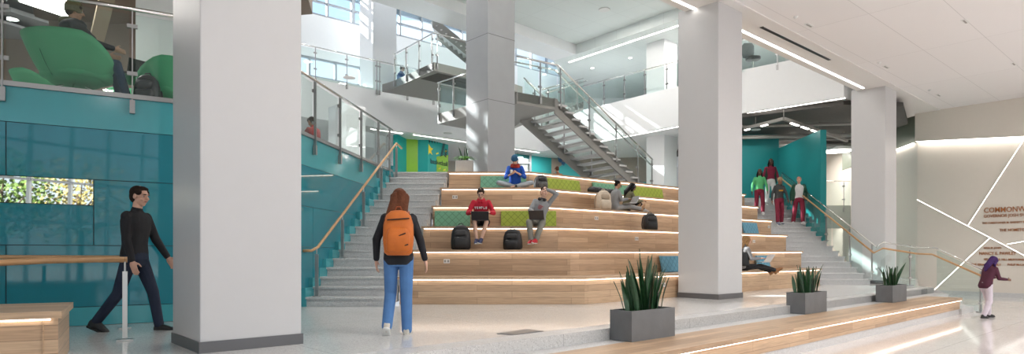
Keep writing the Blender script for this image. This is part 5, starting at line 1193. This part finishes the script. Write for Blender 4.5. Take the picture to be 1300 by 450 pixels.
p2 = V((5.01, 10.93, PZ_)) + PN * .05; planter('middle concrete planter with a snake plant on the oak ledge', p2, U, .88, .33, .365, rb(20, 8, .25, .60, .085) + [(.75, .5, .55, .08, .45, .3), (.25, .4, .42, .06, .2, 3.2)], 2)
p3 = V((8.04, 13.47, PZ_)) + PN * .05; planter('farthest concrete planter with a snake plant beside the glass guard', p3, U, .88, .33, .365, rb(20, 12, .25, .55, .085) + [(.8, .5, .55, .08, .5, .2), (.2, .4, .45, .06, .5, 3.1)], 3)
# planter at the top of the seating
pc = V((X(578.5, 16.25), 16.22, F2)); t = thing('potted_plant', 'small pale planter with a fern and snake plant on top of the seating', 'plant', pc)
m = MB().prism([xy(pc), xy(pc + V((.44, 0, 0))), xy(pc + V((.44, .33, 0))), xy(pc + V((0, .33, 0)))], F2, F2 + .34).build('planter_box', mat('pale_concrete', (.38, .38, .37), .6, noise=.15), t, bevel=.01)
rg = random.Random(9); m = MB()
for i in range(70):
    a_ = rg.uniform(0, 6.28); base = pc + V((.22, .2, .32)); L_ = rg.uniform(.15, .34); n_ = 5; pv = base
    d = V((math.cos(a_), math.sin(a_) * .8, 0)); s_ = V((-d.y, d.x, 0)) * .022
    for q_ in range(n_):
        t0, t1 = q_ / n_, (q_ + 1) / n_; A_ = base + d * L_ * t0 + V((0, 0, .14 * math.sin(t0 * 2.6))); B_ = base + d * L_ * t1 + V((0, 0, .14 * math.sin(t1 * 2.6)))
        m.add([A_ - s_ * (1 - t0 * .6), A_ + s_ * (1 - t0 * .6), B_ + s_ * (1 - t1 * .6), B_ - s_ * (1 - t1 * .6)], [(0, 1, 2, 3)])
m.build('fern_fronds', 'leafl', t)
m = MB()
for i in range(6): blade(m, pc + V((.22 + rg.uniform(-.1, .1), .2, .3)), rg.uniform(.3, .6), .05, rg.uniform(0, .25), rg.uniform(0, 6.28), rg)
m.build('snake_plant', 'leaf', t, norm=True)
# floor access plate
q = [gp(631, 424.5, 0), gp(653, 426.5, 0), gp(690, 421.3, 0), gp(668, 418.6, 0)]
o = MB().prism([xy(p) for p in q], 0.0, .006).build('floor_plate', mat('grey_plate', (.20, .20, .20), .35, metal=.5)); tag(o, 'grey metal access plate set in the platform floor', 'floor plate')
MB().prism([xy(V((sum(p.x for p in q) / 4, sum(p.y for p in q) / 4, 0)).lerp(p, .86)) for p in q], .006, .009).build('lid', mat('grey_plate_lid', (.26, .26, .26), .3, metal=.5), o)
# ---------------------------------------------------------------- lounge above the teal wall
struct(MB().wall((-20, 12.2), (-4.85, 14.4), F2, CZ, .2).build('wall_back', 'tan'))
struct(MB().wall((-6.3, 10.6), (-5.35, 11.0), F2, CZ, .5).build('wall_back', 'white'))
GR = cloth('green_felt', (.09, .40, .20), .85, .05, 6, .0)
def lounge_chair(label, loc, face, s=1.0, leg='chrome'):
    t = thing('lounge_chair', label, 'chair', loc, 0, 'green lounge chairs'); rot = Matrix.Rotation(face, 3, 'Z')   # opens toward local +y
    def q(p): return V(loc) + rot @ (V(p) * s)
    n, m_ = 26, 9; vs = []
    def prof(a, t_):      # a = angle around, t_ 0 bottom..1 rim
        bk = (1 - math.cos(a - math.pi / 2)) / 2 if True else 0     # 0 at front (a=90deg), 1 at back
        bk = min(1.0, bk * 1.45); rim = .44 + .36 * bk
        rad = .17 + .24 * (t_ ** .6); flare = 1 + .10 * bk * t_
        z = .24 + (rim - .24) * (t_ ** 1.5)
        return V((math.cos(a) * rad * 1.12 * flare, math.sin(a) * rad * flare - .10 * bk * t_, z))
    for off_ in (0, 1):
        for i in range(m_ + 1):
            for j in range(n):
                a = 2 * math.pi * j / n; p = prof(a, i / m_)
                if off_: p = V((p.x * .88, p.y * .88, p.z + .045 * (1 - i / m_) + (.0 if i < m_ else -.002)))
                vs.append(q(p))
    k = (m_ + 1) * n; fs = []
    for i in range(m_):
        for j in range(n):
            a0, a1 = i * n + j, i * n + (j + 1) % n; fs.append((a0, a1, a1 + n, a0 + n)); fs.append((k + a1, k + a0, k + a0 + n, k + a1 + n))
    for j in range(n): fs.append((m_ * n + j, m_ * n + (j + 1) % n, k + m_ * n + (j + 1) % n, k + m_ * n + j))
    fs.append(list(range(n - 1, -1, -1))); fs.append([k + j for j in range(n)])
    MB().add(vs, fs).build('shell', GR, t, smooth=True, norm=True)
    sc_ = MB().loft([(q((0, .03, z_)), rot @ V((a_ * s, 0, 0)), rot @ V((0, b_ * s, 0))) for z_, a_, b_ in ((.30, .30, .30), (.33, .36, .36), (.42, .36, .36), (.44, .30, .30))], 24, 2.5).build('seat', GR, t, smooth=True)
    MB().tube([q(prof(math.pi * 1.5, u_)) + V((0, 0, 0)) for u_ in (.0, .25, .5, .7)], .004, 5).build('seam', cloth('dark_green_thread', (.015, .11, .05)), t)
    for a in (R(45), R(135), R(225), R(315)):
        MB().tube([q((math.cos(a) * .10, math.sin(a) * .10, .25)), q((math.cos(a) * .26, math.sin(a) * .26, .19)), q((math.cos(a) * .37, math.sin(a) * .37, .0))], .011, 8).build('leg', leg, t, smooth=True)
    return t
cl1 = (X(95, 8.75), 8.75, F2)
lounge_chair('large green lounge chair holding the person in the olive beanie', cl1, R(-14), 1.10)
lounge_chair('green lounge chair half hidden behind the occupied one', (X(62, 9.9), 9.9, F2), R(-60), .9)
lounge_chair('green lounge chair beside the black bag near the white column', (X(220, 9.6), 9.45, F2), R(75), .96)
lounge_chair('low green lounge chair beyond the dark table', (X(160, 10.0), 10.1, F2), R(180), .85)
def bean(t, T, g):
    hl = g['hl']; T(MB().loft([(hl(0, -.02, z_), g['hm'] @ V((a_, 0, 0)), g['hm'] @ V((0, b_, 0))) for z_, a_, b_ in ((-.03, .090, .104), (.03, .098, .112), (.08, .094, .108), (.12, .07, .08), (.145, .03, .03))], 20).ell(g['NK'] - g['fwd'] * .06 + g['up'] * .02, .12, .10, .06)).build('beanie', cloth('olive_knit', (.13, .12, .06), .9, .3, 40, .6), t, remesh=.012, sm=1)
    m = MB()
    for i in range(5): m.loft([(g['sp'](.02 + .1 * i + z_), g['lat'] * a_, g['fwd'] * (a_ * .72)) for z_, a_ in ((0, .19), (.04, .225), (.06, .225), (.10, .19))], 20, 2.3)
    for nm in 'LR':
        jj = g['J'][nm]
        for i in range(4): m.ell(jj['sh'].lerp(jj['el'], i / 3.5), .085, .085, .08)
    T(m).build('puffer_jacket', cloth('black_puffer', (.012, .013, .016), .6, .2, 20), t, remesh=.014, sm=1)
person('person in black puffer jacket and olive beanie seated above the teal wall', (cl1[0] + .02, cl1[1] + .02, F2), R(-48), 1.82,
       dict(pelvis=(0, 0, .60), lean=-6, head=(14, 0, 0), aL=((-.2, .6, -.7), (.1, .95, -.1)), aR=((.2, .6, -.7), (-.1, .95, -.1)), lL=((-.05, 1, .05), (.1, .25, -1), (0, 1, 0)), lR=((.16, 1, .12), (0, .3, -1), (0, 1, 0))),
       'tan', 'dark', ('jacket', 'black_fleece', (.012, .013, .018)), ('jeans', 'dark_denim', (.02, .05, .10)), ('shoe', 'black_canvas', (.02, .02, .02), 'black'), vox=.012, extras=bean)
tc_ = V((X(172, 9.6), 9.7, F2)); t = thing('lounge_table', 'dark round table holding a laptop among the green chairs', 'table', tc_)
MB().loft([(tc_ + V((0, 0, z_)), V((.40, 0, 0)), V((0, .40, 0))) for z_ in (.60, .63)], 28).build('table_top', 'black', t); MB().tube([tc_ + V((0, 0, .02)), tc_ + V((0, 0, .6))], .035, 12).build('post', 'black', t); MB().loft([(tc_ + V((0, 0, z_)), V((.25, 0, 0)), V((0, .25, 0))) for z_ in (0, .02)], 24).build('foot', 'black', t)
laptop('black open laptop on the dark round lounge table', (tc_.x - .08, tc_.y, F2 + .632), R(60), 105, .36, .24, 'black')
backpack('backpack', 'black backpack on the lounge floor beside the green chair', (X(188, 9.0), 8.98, F2), R(10), .48, .34, .24, BK, BK2)
t = thing('pendant_light', 'large bright ceiling light over the person in the olive beanie', 'light', (X(55, 10.5), 10.5, CZ - .3))
m = [V((X(10, 8.6), 8.6, 5.55)), V((X(70, 8.6), 8.6, 5.55)), V((X(97, 10.9), 10.9, 5.55)), V((X(84, 10.9), 10.9, 5.55)), V((X(22, 10.2), 10.2, 5.55))]
MB().prism([xy(p) for p in m], 4.98, 5.10).build('housing', 'outlet', t); cc = sum(m, V((0, 0, 0))) / 5
MB().prism([xy(cc.lerp(p, .93)) for p in m], 4.965, 4.985).build('diffuser', 'ledw', t)
p = fq(190, 2, 11.5); q = fq(184, 8, 12.4); ledline(p, q, (p.z + q.z) / 2, .10, 'short white linear light in the lounge ceiling by the white column')
for i, (x0, y0, x1, y1) in enumerate([(-8, 8, 30, 4), (-6, 26, 34, 18), (14, 34, 50, 26), (-6, 42, 28, 38)]):
    Yb = 12.2; a = fq((x0 + x1) / 2, (y0 + y1) / 2, Yb)
    o = MB().prism([(a.x - .42, a.y - .5), (a.x + .2, a.y - .6), (a.x + .45, a.y), (a.x + .1, a.y + .5), (a.x - .45, a.y + .4)], a.z, a.z + .05).build('acoustic_panel', mat('grey_acoustic_panel', (.32, .33, .34), .8)); tag(o, 'grey angular acoustic ceiling panel in the lounge, ' + ['topmost', 'second from the top', 'closest to the bright light', 'lowest'][i], 'panel', 'acoustic panels over the lounge')
o = MB().bar(fq(137, -8, 10.6), fq(118, 70, 12.2), .22, .10).build('slanted_beam', mat('pale_timber_beam', (.34, .27, .20), .5)); tag(o, 'pale slanted beam rising behind the lounge chairs to the ceiling', 'beam')
# balcony chair high up
t = thing('office_chair', 'grey mesh chair on the balcony above the end of the beam', 'chair', (8.45, 22.0, F3)); c = V((8.45, 22.1, F3)) + V((0, .1, 0))
MB().loft([(c + V((0, 0, z_)), V((.24, 0, 0)), V((0, .24, 0))) for z_ in (.42, .50)], 20, 2.6).build('seat', 'black', t, smooth=True)
MB().loft([(c + V((-.12, .16, z_)), V((w_, 0, 0)), V((0, .03, 0))) for z_, w_ in ((.52, .18), (.7, .22), (.95, .22), (1.05, .14))], 20, 2.6).build('backrest', cloth('grey_mesh', (.25, .26, .27)), t, smooth=True)
MB().tube([c + V((0, 0, .08)), c + V((0, 0, .43))], .03, 10).build('post', 'chrome', t)
for i in range(5): a = i * 1.2566; MB().tube([c + V((0, 0, .09)), c + V((math.cos(a) * .3, math.sin(a) * .3, .03))], .02, 6).build('leg', 'black', t)
# ================================================================ camera, lights, world
cd = bpy.data.cameras.new('camera'); cam = bpy.data.objects.new('camera', cd); COL.objects.link(cam)
cam.location = (0, 0, HC); cam.rotation_euler = (R(90), 0, 0)
cd.sensor_width = 36; cd.sensor_fit = 'HORIZONTAL'; cd.lens = 36 * F / 1300; cd.shift_x = 0; cd.shift_y = (322 - 225) / 1300
cd.clip_end = 200; SC.camera = cam
w = bpy.data.worlds.new('sky'); SC.world = w; w.use_nodes = True; nt = w.node_tree; nt.nodes.clear()
out = nt.nodes.new('ShaderNodeOutputWorld'); bg = nt.nodes.new('ShaderNodeBackground')
tc = nt.nodes.new('ShaderNodeTexCoord'); sp_ = nt.nodes.new('ShaderNodeSeparateXYZ'); cr = nt.nodes.new('ShaderNodeValToRGB')
nt.links.new(tc.outputs['Generated'], sp_.inputs[0]); nt.links.new(sp_.outputs['Z'], cr.inputs[0])
e = cr.color_ramp.elements; e[0].position = 0; e[0].color = (.9, .94, .97, 1); e[1].position = .7; e[1].color = (.42, .63, .95, 1)
x = e.new(.2); x.color = (.62, .78, .96, 1)
nt.links.new(cr.outputs[0], bg.inputs['Color']); bg.inputs['Strength'].default_value = 1.35; nt.links.new(bg.outputs[0], out.inputs[0])
LK = .52
def lamp(kind, name, loc, energy, size=.3, col=(1, .95, .9), direction=(0, 0, -1), spread=None, sy=None):
    l = bpy.data.lights.new(name, kind); l.energy = energy * (LK if kind == 'AREA' else 1); l.color = col
    if kind == 'AREA':
        l.size = size
        if sy: l.shape = 'RECTANGLE'; l.size_y = sy
        else: l.shape = 'DISK'
        if spread: l.spread = R(spread)
    o = bpy.data.objects.new(name, l); COL.objects.link(o); o.location = loc
    o.rotation_euler = V(direction).to_track_quat('-Z', 'Y').to_euler(); return o
sun = lamp('SUN', 'sun', (-20, 10, 20), 22.0, direction=(.94, -.34, -.62), col=(1, .95, .88)); sun.data.angle = R(.6)
# fill downlights added to brighten the building (a disc lamp each), lobby ceiling
def down(x, y, z, e, lab, s=.28, fit=True, col=(1, .95, .90)):
    t = thing('downlight', lab, 'light', (x, y, z), group='added fill downlights')
    MB().tube([(x, y, z), (x, y, z - .02)], s * .62, 16).build('rim', 'outlet', t)
    lamp('AREA', 'fill_lamp', (x, y, z - .03), e, s, col=col).parent = None
for i in range(7):
    for j in range(3):
        p = V((-7.5 + 4.4 * i, -3.5 + 4.3 * j, 0))
        if p.y > 3 and p.x < -4: continue
        down(p.x, p.y, CZ - .005, (28 if p.x < 1 else 110 if p.x < 5 else 210) * (.6 if p.y < 2 else 1.15), 'round fill downlight added in the lobby ceiling above the entrance side')
for (x, y) in [(12, 7), (17, 6), (16, 12), (21, 10)]:
    down(x, y, CZ - .005, 300, 'round fill downlight added in the lobby ceiling toward the sign wall')
# atrium ceiling
for (x, y) in [(-3, 13), (1, 14), (0, 19), (4, 19), (3.5, 24), (-3.5, 17)]:
    down(x, y, 10.17, 300, 'round fill downlight added in the high atrium ceiling over the seating', .35)
for (x, y) in [(7.5, 26), (10, 23.5), (13, 22)]:
    down(x, y, Z1 - .01, 200, 'round fill downlight added above the upper gallery', .3)
for (x, y) in [(-10, 21.5), (-5.5, 24.8), (-8, 24), (-2.5, 27.8), (.5, 29.5)]:
    down(x, y, 14.8, 150, 'round fill downlight added high above the window gallery', .4)
# second-floor zones under the galleries
for (x, y, e) in [(-9, 20, 120), (-7, 26.5, 60), (-2.6, 25.6, 50), (1.5, 30.8, 130), (5, 29.8, 100), (13, 29.9, 20), (-4.5, 17.5, 60)]:
    down(x, y, 5.79, e, 'round fill downlight added under the gallery floor')
for (x, y, e) in [(9.2, 23.9, 45), (12, 26.5, 200), (13.6, 28.6, 330)]:
    down(x, y, 5.6, e, 'round fill downlight added over the far stair landing')
for (x, y, e) in [(-7.5, 10.5, 130), (-11, 9, 70)]:
    down(x, y, CZ - .01, e, 'round fill downlight added over the lounge chairs')
down(14.0, 29.4, 2.4, 60, 'round fill downlight added in the lower lobby')
SC.view_settings.view_transform = 'Standard'; SC.view_settings.look = 'None'; SC.view_settings.exposure = 0.1; SC.view_settings.gamma = 1.0; SC.view_settings.use_curve_mapping = False
SC.cycles.use_denoising = True; SC.cycles.max_bounces = 10; SC.cycles.transparent_max_bounces = 24; SC.cycles.diffuse_bounces = 5; SC.cycles.glossy_bounces = 5
SC.cycles.sample_clamp_indirect = 6.0; SC.cycles.caustics_reflective = False; SC.cycles.caustics_refractive = False
